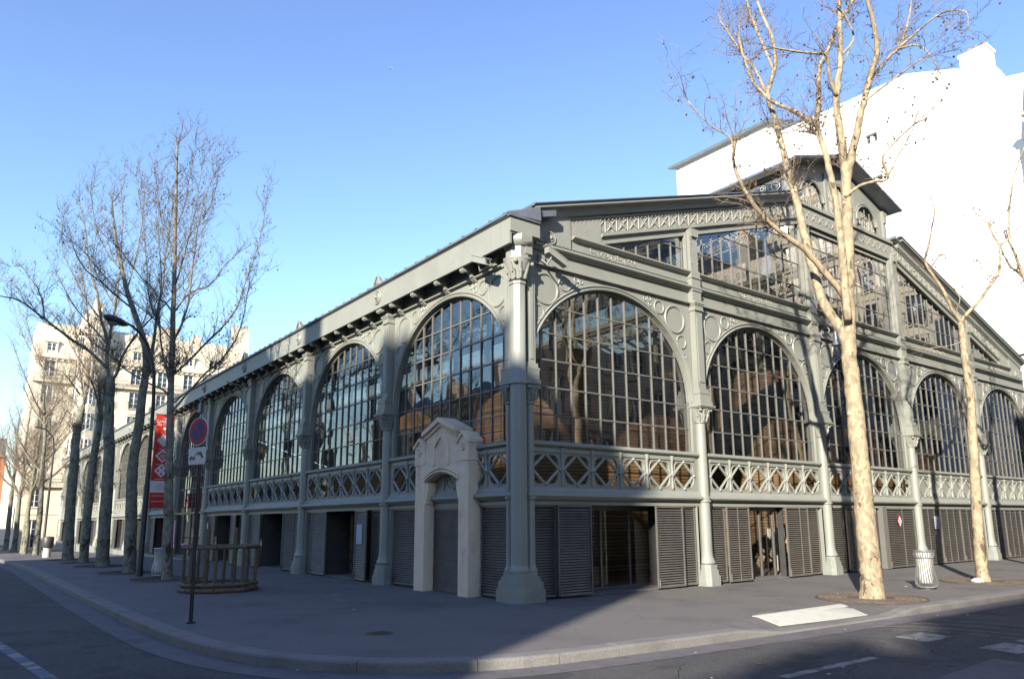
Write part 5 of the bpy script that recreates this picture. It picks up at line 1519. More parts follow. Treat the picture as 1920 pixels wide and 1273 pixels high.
TREES = {"big_right":[[[6.59,-4.79,-0.05,0.3],[6.6,-4.8,0.32,0.288],[6.61,-4.81,0.74,0.276],[6.59,-4.8,1.47,0.263],[6.59,-4.79,2.34,0.251],[6.59,-4.8,3.22,0.239],[6.59,-4.79,4.12,0.227],[6.58,-4.79,5.04,0.214],[6.58,-4.78,5.84,0.202],[6.62,-4.81,6.38,0.19]],[[6.59,-4.79,5.98,0.14],[6.54,-4.59,6.55,0.132],[6.4,-4.34,7.14,0.124],[6.42,-4.19,7.75,0.116],[6.4,-4.03,8.66,0.108],[6.42,-3.88,9.74,0.1],[6.37,-3.69,10.86,0.092],[6.37,-3.53,11.94,0.083],[6.35,-3.37,12.81,0.075],[6.38,-3.23,13.54,0.067],[6.68,-3.31,14.36,0.059],[6.82,-3.26,15.3,0.051],[6.73,-3.03,16.25,0.043],[6.59,-2.77,17.59,0.035]],[[6.62,-4.81,6.38,0.17],[6.6,-4.87,7.19,0.158],[6.62,-4.96,8.28,0.146],[6.62,-5.04,9.39,0.134],[6.6,-5.1,10.23,0.122],[6.53,-5.13,11.08,0.11],[6.45,-5.14,11.86,0.098],[6.39,-5.17,12.5,0.086],[6.48,-5.31,13.37,0.074],[6.48,-5.39,14.4,0.062],[6.51,-5.49,16.09,0.05]],[[6.63,-5.08,10.17,0.11],[6.59,-5.27,10.74,0.101],[6.63,-5.52,11.52,0.091],[6.61,-5.72,12.08,0.082],[6.64,-5.97,12.78,0.073],[6.65,-6.19,13.33,0.063],[6.46,-6.27,13.88,0.054],[6.19,-6.28,14.49,0.044],[5.96,-6.33,15.25,0.035]],[[6.61,-4.81,7.2,0.085],[6.11,-4.64,7.78,0.077],[5.57,-4.44,8.34,0.069],[4.97,-4.19,8.77,0.061],[4.38,-3.96,9.26,0.054],[3.92,-3.81,10.02,0.046],[3.69,-3.85,10.43,0.038],[3.6,-4.0,10.83,0.03]],[[3.54,-3.95,10.34,0.028],[3.4,-4.02,10.82,0.023],[2.9,-3.8,11.1,0.017],[2.41,-3.59,11.65,0.012]],[[6.32,-4.97,6.57,0.1],[6.43,-4.92,8.25,0.094],[6.5,-4.85,9.43,0.088],[6.54,-4.75,10.49,0.082],[6.54,-4.63,11.29,0.076],[6.54,-4.5,12.03,0.07],[6.72,-4.52,12.95,0.065],[6.88,-4.51,13.8,0.059],[7.2,-4.63,14.43,0.053],[7.59,-4.81,15.33,0.047],[8.07,-5.05,16.15,0.041],[8.46,-5.23,16.91,0.035]],[[6.73,-4.39,12.1,0.06],[6.39,-3.98,12.61,0.054],[5.95,-3.49,13.09,0.048],[5.74,-3.18,13.73,0.042],[5.71,-3.0,14.47,0.036],[5.73,-2.86,15.22,0.03]],[[6.64,-3.06,13.59,0.05],[6.56,-2.75,14.61,0.043],[6.46,-2.42,15.27,0.035],[6.35,-2.08,16.12,0.028],[6.35,-1.83,16.63,0.02]],[[6.9,-3.14,14.54,0.05],[6.95,-2.75,15.81,0.043],[7.04,-2.4,16.96,0.037],[7.25,-2.14,17.96,0.03]],[[6.31,-5.21,12.45,0.05],[6.04,-5.22,12.93,0.044],[5.84,-5.3,13.34,0.038],[5.35,-5.15,13.29,0.032],[4.77,-4.92,13.25,0.026],[4.29,-4.79,13.2,0.02]],[[6.49,-5.09,9.77,0.045],[6.71,-5.36,10.02,0.041],[6.97,-5.64,10.12,0.037],[7.16,-5.88,10.17,0.033],[7.02,-5.87,10.63,0.03],[7.04,-5.97,10.8,0.026],[7.3,-6.26,11.2,0.022],[7.48,-6.49,11.44,0.018]],[[7.07,-5.92,10.13,0.022],[7.13,-6.14,10.55,0.019],[7.24,-6.39,10.97,0.015],[7.28,-6.59,11.31,0.012]],[[6.58,-5.79,12.11,0.03],[6.81,-6.22,12.42,0.025],[7.05,-6.66,12.72,0.02],[7.17,-7.01,12.88,0.015]],[[6.73,-5.91,12.7,0.045],[7.44,-6.08,13.5,0.039],[8.0,-6.14,14.01,0.033],[8.55,-6.18,14.86,0.026],[9.05,-6.19,15.91,0.02]],[[7.37,-6.4,13.59,0.03],[7.56,-6.81,13.9,0.025],[7.87,-7.3,14.27,0.02],[8.12,-7.74,14.16,0.015],[7.9,-7.83,13.6,0.01]],[[7.34,-6.38,13.56,0.025],[7.39,-6.84,13.43,0.02],[7.26,-7.16,12.9,0.015],[7.01,-7.39,12.32,0.01]],[[6.72,-5.15,13.71,0.03],[6.9,-5.5,14.13,0.028],[6.65,-5.53,14.55,0.025],[6.29,-5.48,14.97,0.022],[6.06,-5.52,15.53,0.02]],[[6.87,-5.52,14.11,0.02],[6.66,-5.35,13.5,0.015]],[[6.55,-4.64,12.28,0.02],[5.8,-4.44,11.73,0.017],[5.14,-4.3,11.42,0.013],[4.62,-4.28,11.54,0.01]]],"slim_right":[[[13.51,-4.51,-0.06,0.17],[13.5,-4.5,0.45,0.161],[13.51,-4.51,1.37,0.152],[13.57,-4.55,2.45,0.143],[13.62,-4.6,3.56,0.134],[13.68,-4.64,4.68,0.126],[13.72,-4.67,5.33,0.117],[13.71,-4.66,6.33,0.108],[13.71,-4.66,7.17,0.099],[13.71,-4.67,7.76,0.09]],[[13.71,-4.67,7.76,0.06],[13.91,-4.77,8.03,0.056],[14.3,-5.02,8.47,0.052],[14.68,-5.27,9.0,0.049],[14.98,-5.45,9.45,0.045],[15.12,-5.51,10.0,0.041],[15.17,-5.51,10.37,0.037],[15.09,-5.39,10.75,0.034],[15.1,-5.36,11.03,0.03]],[[15.14,-5.52,10.36,0.04],[15.5,-5.69,10.66,0.036],[15.68,-5.73,11.51,0.032],[15.92,-5.81,12.29,0.028],[16.21,-5.93,13.08,0.024],[16.69,-6.21,14.17,0.02]],[[15.41,-5.72,10.59,0.025],[15.96,-5.89,11.07,0.019],[16.64,-6.16,11.7,0.012]],[[15.09,-5.35,10.94,0.015],[14.66,-5.2,11.34,0.011],[14.23,-5.06,11.4,0.008]],[[15.09,-5.35,10.94,0.015],[14.9,-5.2,11.49,0.011],[14.71,-5.06,11.62,0.008]],[[15.09,-5.35,10.94,0.015],[15.18,-5.23,11.56,0.011],[15.25,-5.09,11.96,0.008]],[[15.06,-5.45,9.64,0.018],[14.53,-5.3,9.68,0.014],[14.08,-5.2,9.72,0.01]],[[13.71,-4.67,7.76,0.06],[13.47,-4.55,8.18,0.055],[13.24,-4.44,8.77,0.051],[13.01,-4.33,9.18,0.046],[12.8,-4.24,9.51,0.041],[12.72,-4.25,9.76,0.037],[12.79,-4.37,10.17,0.032],[12.84,-4.48,10.68,0.027],[12.9,-4.6,11.18,0.023],[12.82,-4.61,11.6,0.018]],[[12.66,-4.36,9.8,0.01],[12.93,-4.56,9.83,0.006]],[[13.58,-4.56,8.02,0.015],[13.84,-4.67,8.56,0.013],[13.82,-4.56,8.93,0.011],[14.01,-4.61,9.4,0.01],[14.33,-4.76,9.46,0.008]],[[13.71,-4.66,7.17,0.02],[13.22,-4.45,7.0,0.016],[12.68,-4.2,6.91,0.012],[12.34,-4.11,6.83,0.008]]],"left_a":[[[-4.53,13.38,-0.07,0.19],[-4.56,13.41,0.62,0.178],[-4.6,13.44,1.5,0.166],[-4.67,13.49,2.74,0.154],[-4.72,13.53,3.82,0.141],[-4.78,13.58,5.1,0.129],[-4.84,13.62,6.22,0.117],[-4.89,13.66,7.75,0.105],[-4.95,13.71,8.91,0.093],[-5.01,13.76,10.49,0.081],[-5.09,13.81,11.91,0.069],[-5.15,13.86,13.35,0.056],[-5.21,13.91,14.62,0.044],[-5.25,13.94,15.68,0.032]],[[-4.78,13.58,5.57,0.05],[-4.53,13.06,6.08,0.044],[-4.06,12.39,6.87,0.038],[-3.79,11.86,7.19,0.033],[-3.47,11.3,7.87,0.027],[-3.37,10.91,8.54,0.021],[-3.35,10.58,9.49,0.015]],[[-4.81,13.6,5.85,0.04],[-4.34,13.55,6.36,0.033],[-3.64,13.33,7.07,0.026],[-3.23,13.33,7.71,0.019],[-3.04,13.49,8.37,0.012]],[[-4.85,13.63,6.89,0.055],[-4.5,13.55,7.3,0.05],[-3.98,13.34,8.0,0.044],[-3.38,13.06,8.82,0.039],[-2.99,12.95,9.56,0.034],[-2.76,12.96,10.53,0.028],[-2.48,12.94,11.62,0.023],[-2.27,12.97,12.95,0.017],[-2.14,13.06,13.99,0.012]],[[-4.97,13.72,9.11,0.045],[-4.59,13.6,9.84,0.04],[-4.27,13.52,10.12,0.035],[-4.01,13.48,10.22,0.03],[-3.73,13.44,10.56,0.025],[-3.44,13.38,11.12,0.02],[-3.11,13.3,11.58,0.015]],[[-4.9,13.67,8.13,0.05],[-4.73,13.39,8.68,0.045],[-4.62,13.17,9.43,0.039],[-4.62,13.02,10.37,0.034],[-4.61,12.87,11.32,0.028],[-4.59,12.71,12.28,0.023],[-4.48,12.48,13.24,0.017],[-4.33,12.22,14.0,0.012]],[[-4.98,13.74,10.1,0.035],[-4.75,13.75,11.35,0.029],[-4.56,13.79,12.65,0.023],[-4.43,13.88,13.77,0.016],[-4.35,14.0,15.13,0.01]],[[-4.83,13.62,6.13,0.045],[-5.12,13.55,6.37,0.041],[-5.49,13.55,6.5,0.036],[-5.89,13.57,6.7,0.032],[-6.3,13.6,6.93,0.028],[-6.82,13.71,7.4,0.024],[-7.14,13.67,7.62,0.019],[-7.57,13.71,7.94,0.015]],[[-4.82,13.61,6.22,0.045],[-5.0,13.67,6.97,0.041],[-5.19,13.73,7.72,0.037],[-5.33,13.76,8.47,0.033],[-5.43,13.77,9.43,0.028],[-5.43,13.68,10.19,0.024],[-5.55,13.7,11.16,0.02],[-5.69,13.73,12.14,0.016],[-5.86,13.78,13.13,0.012]],[[-4.94,13.7,9.11,0.04],[-5.15,13.97,9.53,0.036],[-5.33,14.22,9.76,0.032],[-5.57,14.51,10.19,0.028],[-5.89,14.87,10.62,0.024],[-6.22,15.23,11.17,0.02],[-6.55,15.6,11.72,0.016],[-6.88,15.96,12.17,0.012]],[[-5.06,13.79,11.5,0.03],[-5.41,13.84,12.05,0.025],[-5.65,13.81,12.79,0.02],[-5.82,13.72,13.53,0.015],[-5.98,13.62,14.27,0.01]],[[-5.1,13.82,12.32,0.028],[-4.88,13.81,13.2,0.024],[-4.79,13.9,14.1,0.019],[-4.69,13.98,15.02,0.014],[-4.54,14.02,15.73,0.01]],[[-5.04,13.78,10.9,0.03],[-4.8,13.34,11.83,0.025],[-4.44,12.81,12.55,0.02],[-4.23,12.4,13.27,0.015],[-4.19,12.11,14.2,0.01]],[[-4.9,13.67,8.13,0.035],[-5.34,13.79,8.67,0.032],[-5.69,13.85,9.01,0.028],[-6.12,13.96,9.35,0.025],[-6.78,14.26,9.89,0.022],[-7.38,14.51,10.61,0.019],[-7.82,14.62,11.13,0.015],[-8.4,14.86,11.66,0.012]]],"left_b":[[[-4.82,18.12,-0.08,0.26],[-4.85,18.14,0.66,0.245],[-4.93,18.2,2.27,0.23],[-5.0,18.26,3.49,0.215],[-5.0,18.25,4.53,0.2],[-4.94,18.21,5.58,0.185],[-4.92,18.19,6.85,0.17],[-4.87,18.16,7.94,0.155],[-4.97,18.23,8.81,0.14],[-5.15,18.37,9.48,0.125],[-5.46,18.61,10.37,0.11],[-5.72,18.81,11.17,0.095],[-5.92,18.96,11.97,0.08],[-6.13,19.12,12.89,0.065],[-6.32,19.27,13.82,0.05],[-6.5,19.41,15.0,0.035]],[[-4.91,18.19,7.07,0.09],[-4.75,18.19,7.96,0.081],[-4.67,18.25,9.08,0.072],[-4.61,18.33,10.0,0.064],[-4.55,18.41,10.94,0.055],[-4.47,18.47,11.66,0.046],[-4.45,18.59,12.87,0.038],[-4.37,18.65,14.1,0.029],[-4.3,18.72,15.35,0.02]],[[-4.95,18.22,8.59,0.03],[-5.3,18.32,9.27,0.027],[-5.56,18.35,8.75,0.023],[-5.77,18.35,8.16,0.02]],[[-5.19,18.4,9.48,0.045],[-4.69,18.42,10.24,0.038],[-4.15,18.4,11.01,0.032],[-3.6,18.39,12.05,0.025],[-3.22,18.5,13.11,0.019],[-3.03,18.76,14.46,0.012]],[[-5.46,18.61,10.37,0.05],[-5.96,18.65,10.74,0.042],[-6.65,18.82,11.33,0.035],[-7.24,18.92,11.79,0.027],[-7.67,18.9,12.47,0.02],[-7.94,18.76,13.25,0.012]],[[-5.72,18.81,11.17,0.04],[-5.56,18.88,12.25,0.033],[-5.41,18.95,13.47,0.026],[-5.36,19.1,14.72,0.019],[-5.35,19.28,16.0,0.012]],[[-5.92,18.96,11.97,0.035],[-6.43,19.17,12.6,0.029],[-6.87,19.32,13.47,0.024],[-7.13,19.33,14.34,0.018],[-7.33,19.3,15.44,0.012]],[[-4.59,18.44,10.03,0.04],[-4.93,18.5,10.89,0.034],[-5.14,18.46,12.22,0.029],[-5.35,18.43,13.55,0.023],[-5.62,18.43,14.89,0.018],[-5.86,18.41,16.0,0.012]]],"left_c":[[[-4.85,24.0,-0.11,0.29],[-4.88,24.02,0.49,0.272],[-4.93,24.06,2.35,0.253],[-5.0,24.12,4.73,0.235],[-5.13,24.22,6.44,0.217],[-5.17,24.25,7.43,0.198],[-5.2,24.27,8.33,0.18]],[[-5.2,24.27,8.33,0.11],[-5.39,24.48,9.05,0.099],[-5.47,24.6,10.21,0.087],[-5.76,24.89,11.28,0.076],[-6.02,25.16,12.61,0.065],[-6.29,25.43,13.56,0.054],[-6.5,25.66,14.53,0.042],[-6.71,25.88,15.91,0.031],[-7.03,26.19,17.32,0.02]],[[-5.2,24.27,8.33,0.09],[-5.03,24.0,8.65,0.079],[-4.96,23.8,9.23,0.069],[-4.76,23.49,9.86,0.058],[-4.51,23.16,10.39,0.047],[-4.3,22.86,11.07,0.036],[-4.11,22.56,12.05,0.026],[-3.91,22.26,13.04,0.015]],[[-5.43,24.44,9.7,0.08],[-5.37,24.55,10.75,0.071],[-5.28,24.62,11.96,0.061],[-5.23,24.73,13.18,0.052],[-5.19,24.84,14.03,0.043],[-5.24,25.02,15.44,0.034],[-5.28,25.2,16.87,0.024],[-5.5,25.51,18.63,0.015]],[[-5.39,24.41,8.93,0.09],[-6.09,24.67,9.65,0.081],[-6.82,24.96,10.16,0.072],[-7.5,25.19,10.69,0.064],[-7.98,25.28,11.06,0.055],[-8.49,25.39,11.45,0.046],[-9.02,25.51,11.82,0.038],[-9.72,25.77,11.95,0.029],[-10.31,25.94,12.06,0.02]],[[-7.99,25.16,11.03,0.045],[-8.12,25.11,11.7,0.038],[-8.39,25.17,12.43,0.032],[-8.74,25.29,12.9,0.025],[-9.08,25.4,13.37,0.019],[-9.47,25.55,13.33,0.012]],[[-5.47,24.48,10.08,0.05],[-6.2,24.66,10.9,0.041],[-6.9,24.82,11.72,0.031],[-7.4,24.83,12.53,0.021],[-7.78,24.75,13.2,0.012]],[[-7.51,25.05,10.65,0.03],[-8.02,25.63,11.08,0.025],[-8.69,26.33,12.15,0.021],[-9.35,27.03,12.99,0.017],[-9.97,27.7,13.31,0.012]],[[-5.85,25.02,11.43,0.04],[-6.43,25.62,12.39,0.034],[-6.91,26.14,13.5,0.029],[-7.39,26.67,14.63,0.023],[-7.58,26.97,15.78,0.018],[-7.56,27.11,16.95,0.012]],[[-5.25,24.82,12.01,0.03],[-5.86,25.44,13.25,0.025],[-6.23,25.89,14.38,0.02],[-6.22,26.04,15.81,0.015],[-6.11,26.11,17.26,0.01]]],"left_d":[[[-4.88,29.66,-0.2,0.24],[-4.88,29.66,0.32,0.222],[-4.9,29.68,2.7,0.204],[-4.89,29.67,4.85,0.186],[-4.8,29.6,6.5,0.168],[-4.78,29.58,7.34,0.15]],[[-4.78,29.58,7.34,0.09],[-4.92,29.78,8.76,0.078],[-5.18,30.07,9.92,0.067],[-5.4,30.32,11.09,0.055],[-5.67,30.61,12.58,0.043],[-5.9,30.87,14.09,0.032],[-6.25,31.22,15.63,0.02]],[[-4.77,29.58,7.2,0.06],[-5.07,29.6,8.44,0.051],[-5.51,29.75,9.54,0.042],[-6.18,30.06,10.65,0.033],[-6.73,30.28,11.76,0.024],[-7.27,30.49,12.58,0.015]],[[-4.78,29.58,7.34,0.07],[-4.67,29.7,8.49,0.059],[-4.66,29.9,9.95,0.048],[-4.64,30.08,11.45,0.037],[-4.48,30.16,12.67,0.026],[-4.38,30.29,13.92,0.015]],[[-5.76,29.83,8.4,0.04],[-6.54,30.09,9.48,0.033],[-7.14,30.2,9.7,0.026],[-7.99,30.52,10.49,0.019],[-8.55,30.6,11.54,0.012]]],"left_e":[[[-4.79,36.3,-0.3,0.27],[-4.81,36.31,0.42,0.252],[-4.92,36.39,2.83,0.233],[-4.95,36.42,4.98,0.215],[-4.99,36.44,6.85,0.197],[-4.92,36.39,8.12,0.178],[-4.87,36.36,8.5,0.16]],[[-4.87,36.36,8.5,0.08],[-4.78,36.29,8.92,0.068],[-5.13,36.56,10.7,0.056],[-5.29,36.68,12.01,0.044],[-5.64,36.95,13.67,0.032],[-6.01,37.23,15.02,0.02]],[[-4.86,36.35,8.37,0.07],[-5.39,36.59,9.06,0.062],[-5.96,36.86,9.68,0.053],[-6.53,37.13,10.24,0.045],[-7.13,37.43,11.25,0.037],[-7.64,37.65,12.52,0.028],[-8.02,37.78,13.8,0.02]],[[-4.91,36.38,8.6,0.06],[-4.65,36.43,9.76,0.049],[-4.65,36.69,11.11,0.037],[-4.65,36.95,12.82,0.026],[-4.53,37.1,14.22,0.015]],[[-4.96,36.43,7.17,0.05],[-5.31,37.01,7.84,0.041],[-5.44,37.42,8.52,0.033],[-5.95,38.14,9.54,0.024],[-6.5,38.88,10.25,0.015]]],"right_edge":[[[20.0,-4.6,-0.05,0.17],[19.95,-4.62,2.5,0.15],[19.8,-4.7,5.5,0.13],[19.65,-4.8,8.2,0.11]],[[19.65,-4.8,8.2,0.07],[18.7,-5.15,8.9,0.06],[17.94,-5.4,9.5,0.05],[17.44,-5.23,9.98,0.043],[17.05,-5.14,10.16,0.037],[16.72,-5.09,10.51,0.03]],[[18.7,-5.15,8.9,0.055],[17.9,-5.4,8.75,0.05],[17.31,-5.54,8.97,0.06],[16.98,-5.42,10.06,0.05],[16.76,-5.37,10.59,0.04],[16.54,-5.33,10.93,0.03]],[[19.65,-4.8,8.2,0.08],[20.2,-4.9,10,0.06],[20.4,-5,12,0.04],[20.3,-5,14,0.02]],[[19.65,-4.8,8.2,0.07],[20.6,-4.5,9.6,0.05],[21.6,-4.4,11,0.03],[22,-4.4,12.6,0.015]]]}
# ------------------------------------------------------------------ trees
def catmull(P, sub):
    out = []
    n = len(P)
    for i in range(n-1):
        p0, p1, p2, p3 = P[max(i-1,0)], P[i], P[i+1], P[min(i+2,n-1)]
        for k in range(sub):
            t = k/sub
            out.append(tuple(.5*((2*b)+(-a+c)*t+(2*a-5*b+4*c-d)*t*t+(-a+3*b-3*c+d)*t*t*t) for a,b,c,d in zip(p0,p1,p2,p3)))
    out.append(P[-1]); return out
def unit(v):
    l = math.sqrt(v[0]**2+v[1]**2+v[2]**2) or 1
    return (v[0]/l, v[1]/l, v[2]/l)
def twig(mb, rnd, p, d, L, r, level, up, ends, kids):
    n = 5 if level < 2 else (4 if level == 2 else 3)
    pts = [p]; rs = [r]; q = p; dd = d
    for i in range(n):
        dd = unit((dd[0]+rnd.gauss(0,.16), dd[1]+rnd.gauss(0,.16), dd[2]+rnd.gauss(0,.14)+up))
        q = (q[0]+dd[0]*L/n, q[1]+dd[1]*L/n, q[2]+dd[2]*L/n)
        pts.append(q); rs.append(max(r*(1-.8*(i+1)/n), .0035))
        if level < 3 and i >= 0:
            m = kids[level]
            c = int(m) + (rnd.random() < m-int(m))
            for _ in range(c):
                a = rnd.uniform(0, 2*PI)
                pr = unit((dd[0]*.75+math.cos(a)*.9, dd[1]*.75+math.sin(a)*.9, dd[2]*.75+rnd.uniform(-.4,.7)))
                twig(mb, rnd, q, pr, L*rnd.uniform(.28,.5), max(rs[-1]*.7, .0045), level+1, up, ends, kids)
    mb.tube(pts, rs, 4 if level < 2 else 3, cap=False)
    ends.append(q)
def tree(name, limbs, seed, label, barkm, twigm, dens=.34, L0=1.3, up=.10, kids=(0,.9,.8), balls=90, z_min=4.5, group='plane trees along the hall', parent_loc=None, flare=1.18, trunk_n=14, t_start=.15):
    rnd = random.Random(seed)
    base = limbs[0][0]
    bx, by, bz = base[0], base[1], base[2]
    root = empty(name, (bx, by, bz), 0, label, 'tree', group)
    tb = MB(); cb = MB(); ends = []
    top = max(p[2] for l in limbs for p in l)
    for li, l in enumerate(limbs):
        P = [(x-bx, y-by, z-bz, r) for x, y, z, r in l]
        S = catmull(P, 5 if li == 0 else 4)
        f = 0
        S2 = []
        for i, (x, y, z, r) in enumerate(S):
            w = .035*r if li == 0 else .10*r
            rr = r*(1+.025*math.sin(2.3*i+seed)+.02*rnd.gauss(0,1))
            if li == 0 and z < .5: rr = r*(1+(flare-1)*(1-z/.5)**2)
            S2.append((x+rnd.gauss(0,w), y+rnd.gauss(0,w), z+rnd.gauss(0,w*.4), max(rr,.006)))
        if li == 0: S2.insert(0, (S2[0][0], S2[0][1], -.3, S2[0][3]*1.05))
        tb.tube([p[:3] for p in S2], [p[3] for p in S2], trunk_n if li == 0 else (8 if l[0][3] > .05 else 6))
        # burls and stubs
        if li == 0:
            for _ in range(5):
                p = S2[rnd.randrange(3, len(S2)-2)]
                a = rnd.uniform(0, 2*PI); tb.ball((p[0]+p[3]*.72*math.cos(a), p[1]+p[3]*.72*math.sin(a), p[2]), p[3]*rnd.uniform(.32,.5), 8, 6)
        # twigs
        acc = 0
        for i in range(1, len(S2)):
            a, b = S2[i-1], S2[i]
            seg = math.dist(a[:3], b[:3]); acc += seg
            if b[2]+bz < z_min or i < len(S2)*t_start: continue
            step = dens*(1.0 if b[3] < .07 else 1.7)
            d = unit(tuple(b[k]-a[k] for k in range(3)))
            while acc > step:
                acc -= step
                t = rnd.random(); p = tuple(a[k]+(b[k]-a[k])*t for k in range(3))
                an = rnd.uniform(0, 2*PI); sp = rnd.uniform(.6, 1.1)
                dd = unit((d[0]*.8+math.cos(an)*sp, d[1]*.8+math.sin(an)*sp, d[2]*.8+rnd.uniform(-.3,.8)))
                frac = 1 - .6*(i/len(S2))
                twig(cb, rnd, p, dd, L0*frac*rnd.uniform(.55,1.25), min(max(b[3]*.4,.007),.015), 1, up, ends, kids)
        e = S2[-1]; d = unit(tuple(S2[-1][k]-S2[-2][k] for k in range(3)))
        if li == 0 and e[3] > .06: tb.ball(e[:3], e[3]*1.02, 12, 8, 1.3)
        for _ in range(0 if (li == 0 and e[3] > .06) else 3):
            twig(cb, rnd, e[:3], unit(tuple(d[k]+rnd.gauss(0,.35) for k in range(3))), L0*rnd.uniform(.5,1), max(e[3]*.7,.006), 1, up, ends, kids)
    tb.build('trunk', barkm, root, smooth='all')
    cb.build('crown', twigm, root)
    if balls and ends:
        pb = MB()
        for _ in range(balls):
            e = rnd.choice(ends)
            if e[2] < z_min: continue
            h = rnd.uniform(.08,.2); r = rnd.uniform(.022,.034)
            pb.ball((e[0], e[1], e[2]-h), r, 5, 4)
            pb.tube([e, (e[0], e[1], e[2]-h)], .0025, 3, cap=False)
        o = pb.build('seed_ball', M['pod'], root); o['kind'] = 'stuff'
    return root
def generic_limbs(seed, x, y, z, H, r, lean=(0,0), spread=.5, fork=None):
    """trunk with rising limbs, for the trees farther down the row"""
    rnd = random.Random(seed); fork = fork or H*.42
    T = []; n = 9
    for i in range(n):
        t = i/(n-1); T.append([x+lean[0]*t*t*H*.3+rnd.gauss(0,.05)*(i > 0), y+lean[1]*t*H*.3+rnd.gauss(0,.05)*(i > 0), z+H*t*.97, r*(1-t)**.8*.9+.02])
    L = [T]
    for k in range(8):
        t0 = rnd.uniform(.36, .75); i = min(int(t0*(n-1)), n-2); f = t0*(n-1)-i
        p = [T[i][j]+(T[i+1][j]-T[i][j])*f for j in range(4)]
        a = 2*PI*k/8*1.618*2; ln = H*rnd.uniform(.26,.42); pts = [p[:3]+[p[3]*.55]]
        q = p[:3]; el = rnd.uniform(.5, .9)
        for s in range(1, 6):
            el += .10
            q = [q[0]+math.cos(a)*math.cos(el)*ln/5, q[1]+math.sin(a)*math.cos(el)*ln/5, q[2]+math.sin(el)*ln/5]
            a += rnd.gauss(0,.22)
            pts.append(list(q)+[p[3]*.55*(1-s/5.5)+.008])
        L.append(pts)
    return L

for _k, _f in dict(big_right=.88, slim_right=1.0, right_edge=1.0, left_a=.92, left_b=.9, left_c=.98, left_d=1.0, left_e=1.15).items():
    for _i, _l in enumerate(TREES[_k]):
        for _p in _l: _p[3] *= (_f if _i == 0 else (.85 if _k[0] == 'l' else 1.0))
tree('plane_tree', TREES['big_right'], 11, 'tall forked plane tree with pale cream bark in the round grate near the crossing', M['bark_pale'], M['twig'], .24, 1.3, .02, (0,.95,.85), 380, 8.0, 'plane trees by the gable front', t_start=.42)
tree('plane_tree', TREES['slim_right'], 12, 'slender young plane tree near the kerb right of the wire litter basket', M['bark_pale'], M['twig'], .3, .7, .0, (0,.7,.7), 40, 8.2, 'plane trees by the gable front', t_start=.4)
tree('plane_tree', TREES['right_edge'], 13, 'leafless tree whose bare branches reach in from the right edge of the view', M['bark_pale'], M['twig'], .3, .8, .0, (0,.7,.7), 30, 8.2, 'plane trees by the gable front', t_start=.4)
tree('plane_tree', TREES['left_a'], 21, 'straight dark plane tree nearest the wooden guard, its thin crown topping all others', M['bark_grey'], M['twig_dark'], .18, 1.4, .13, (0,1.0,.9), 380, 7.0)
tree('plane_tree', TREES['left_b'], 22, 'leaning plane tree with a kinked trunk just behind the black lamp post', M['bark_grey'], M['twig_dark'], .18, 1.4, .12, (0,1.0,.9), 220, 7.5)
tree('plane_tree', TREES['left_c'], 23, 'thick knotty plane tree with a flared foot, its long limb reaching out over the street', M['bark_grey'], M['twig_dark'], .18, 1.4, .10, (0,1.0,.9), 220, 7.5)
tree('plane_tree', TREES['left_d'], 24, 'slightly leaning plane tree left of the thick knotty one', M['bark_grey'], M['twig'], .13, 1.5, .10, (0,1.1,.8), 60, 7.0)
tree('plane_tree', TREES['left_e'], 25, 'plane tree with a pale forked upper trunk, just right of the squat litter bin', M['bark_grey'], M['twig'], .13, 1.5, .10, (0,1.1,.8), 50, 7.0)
far = [(-4.8,55.4,15,.25,(-.18,0),'tree leaning left, first of the far group beyond the squat litter bin'),
       (-5.0,62.3,14,.2,(.05,0),'pale upright tree, second of the far group beyond the squat litter bin'),
       (-4.7,68.0,15,.22,(.15,0),'dark slanting tree in the middle of the far group'),
       (-4.9,75.5,15,.27,(.0,0),'stout grey tree, next to last in the far group at the left edge'),
       (-4.8,89.6,16,.3,(-.05,0),'farthest broad tree in the row at the left edge of the view')]
for i, (x, y, H, r, lean, lab) in enumerate(far):
    tree('plane_tree', generic_limbs(40+i, x, y, gz(y), H, r, lean), 50+i, lab, M['bark_grey'], M['twig'], .17, 1.7, .10, (0,1.1,.7), 0, 4.5)
# trees across the left street: seen in the hall's windows, and casting the dapples
for i, (x, y, H) in enumerate([(-17.5, 30, 13), (-22, 38, 14), (-19, 47, 14), (-26, 27.5, 14)]):
    tree('square_tree', generic_limbs(70+i, x, y, -.15, H, .22, (.05*i,0)), 80+i, ['tree across the street in the square, nearest the dark house','tall tree in the square, set back from the railings','tree at the far end of the square opposite the hall','tree in the square close to the dark house wall'][i], M['bark_grey'], M['twig_dark'], .5, 1.5, .1, (0,.8,.4), 0, 4.0, 'trees in the square')
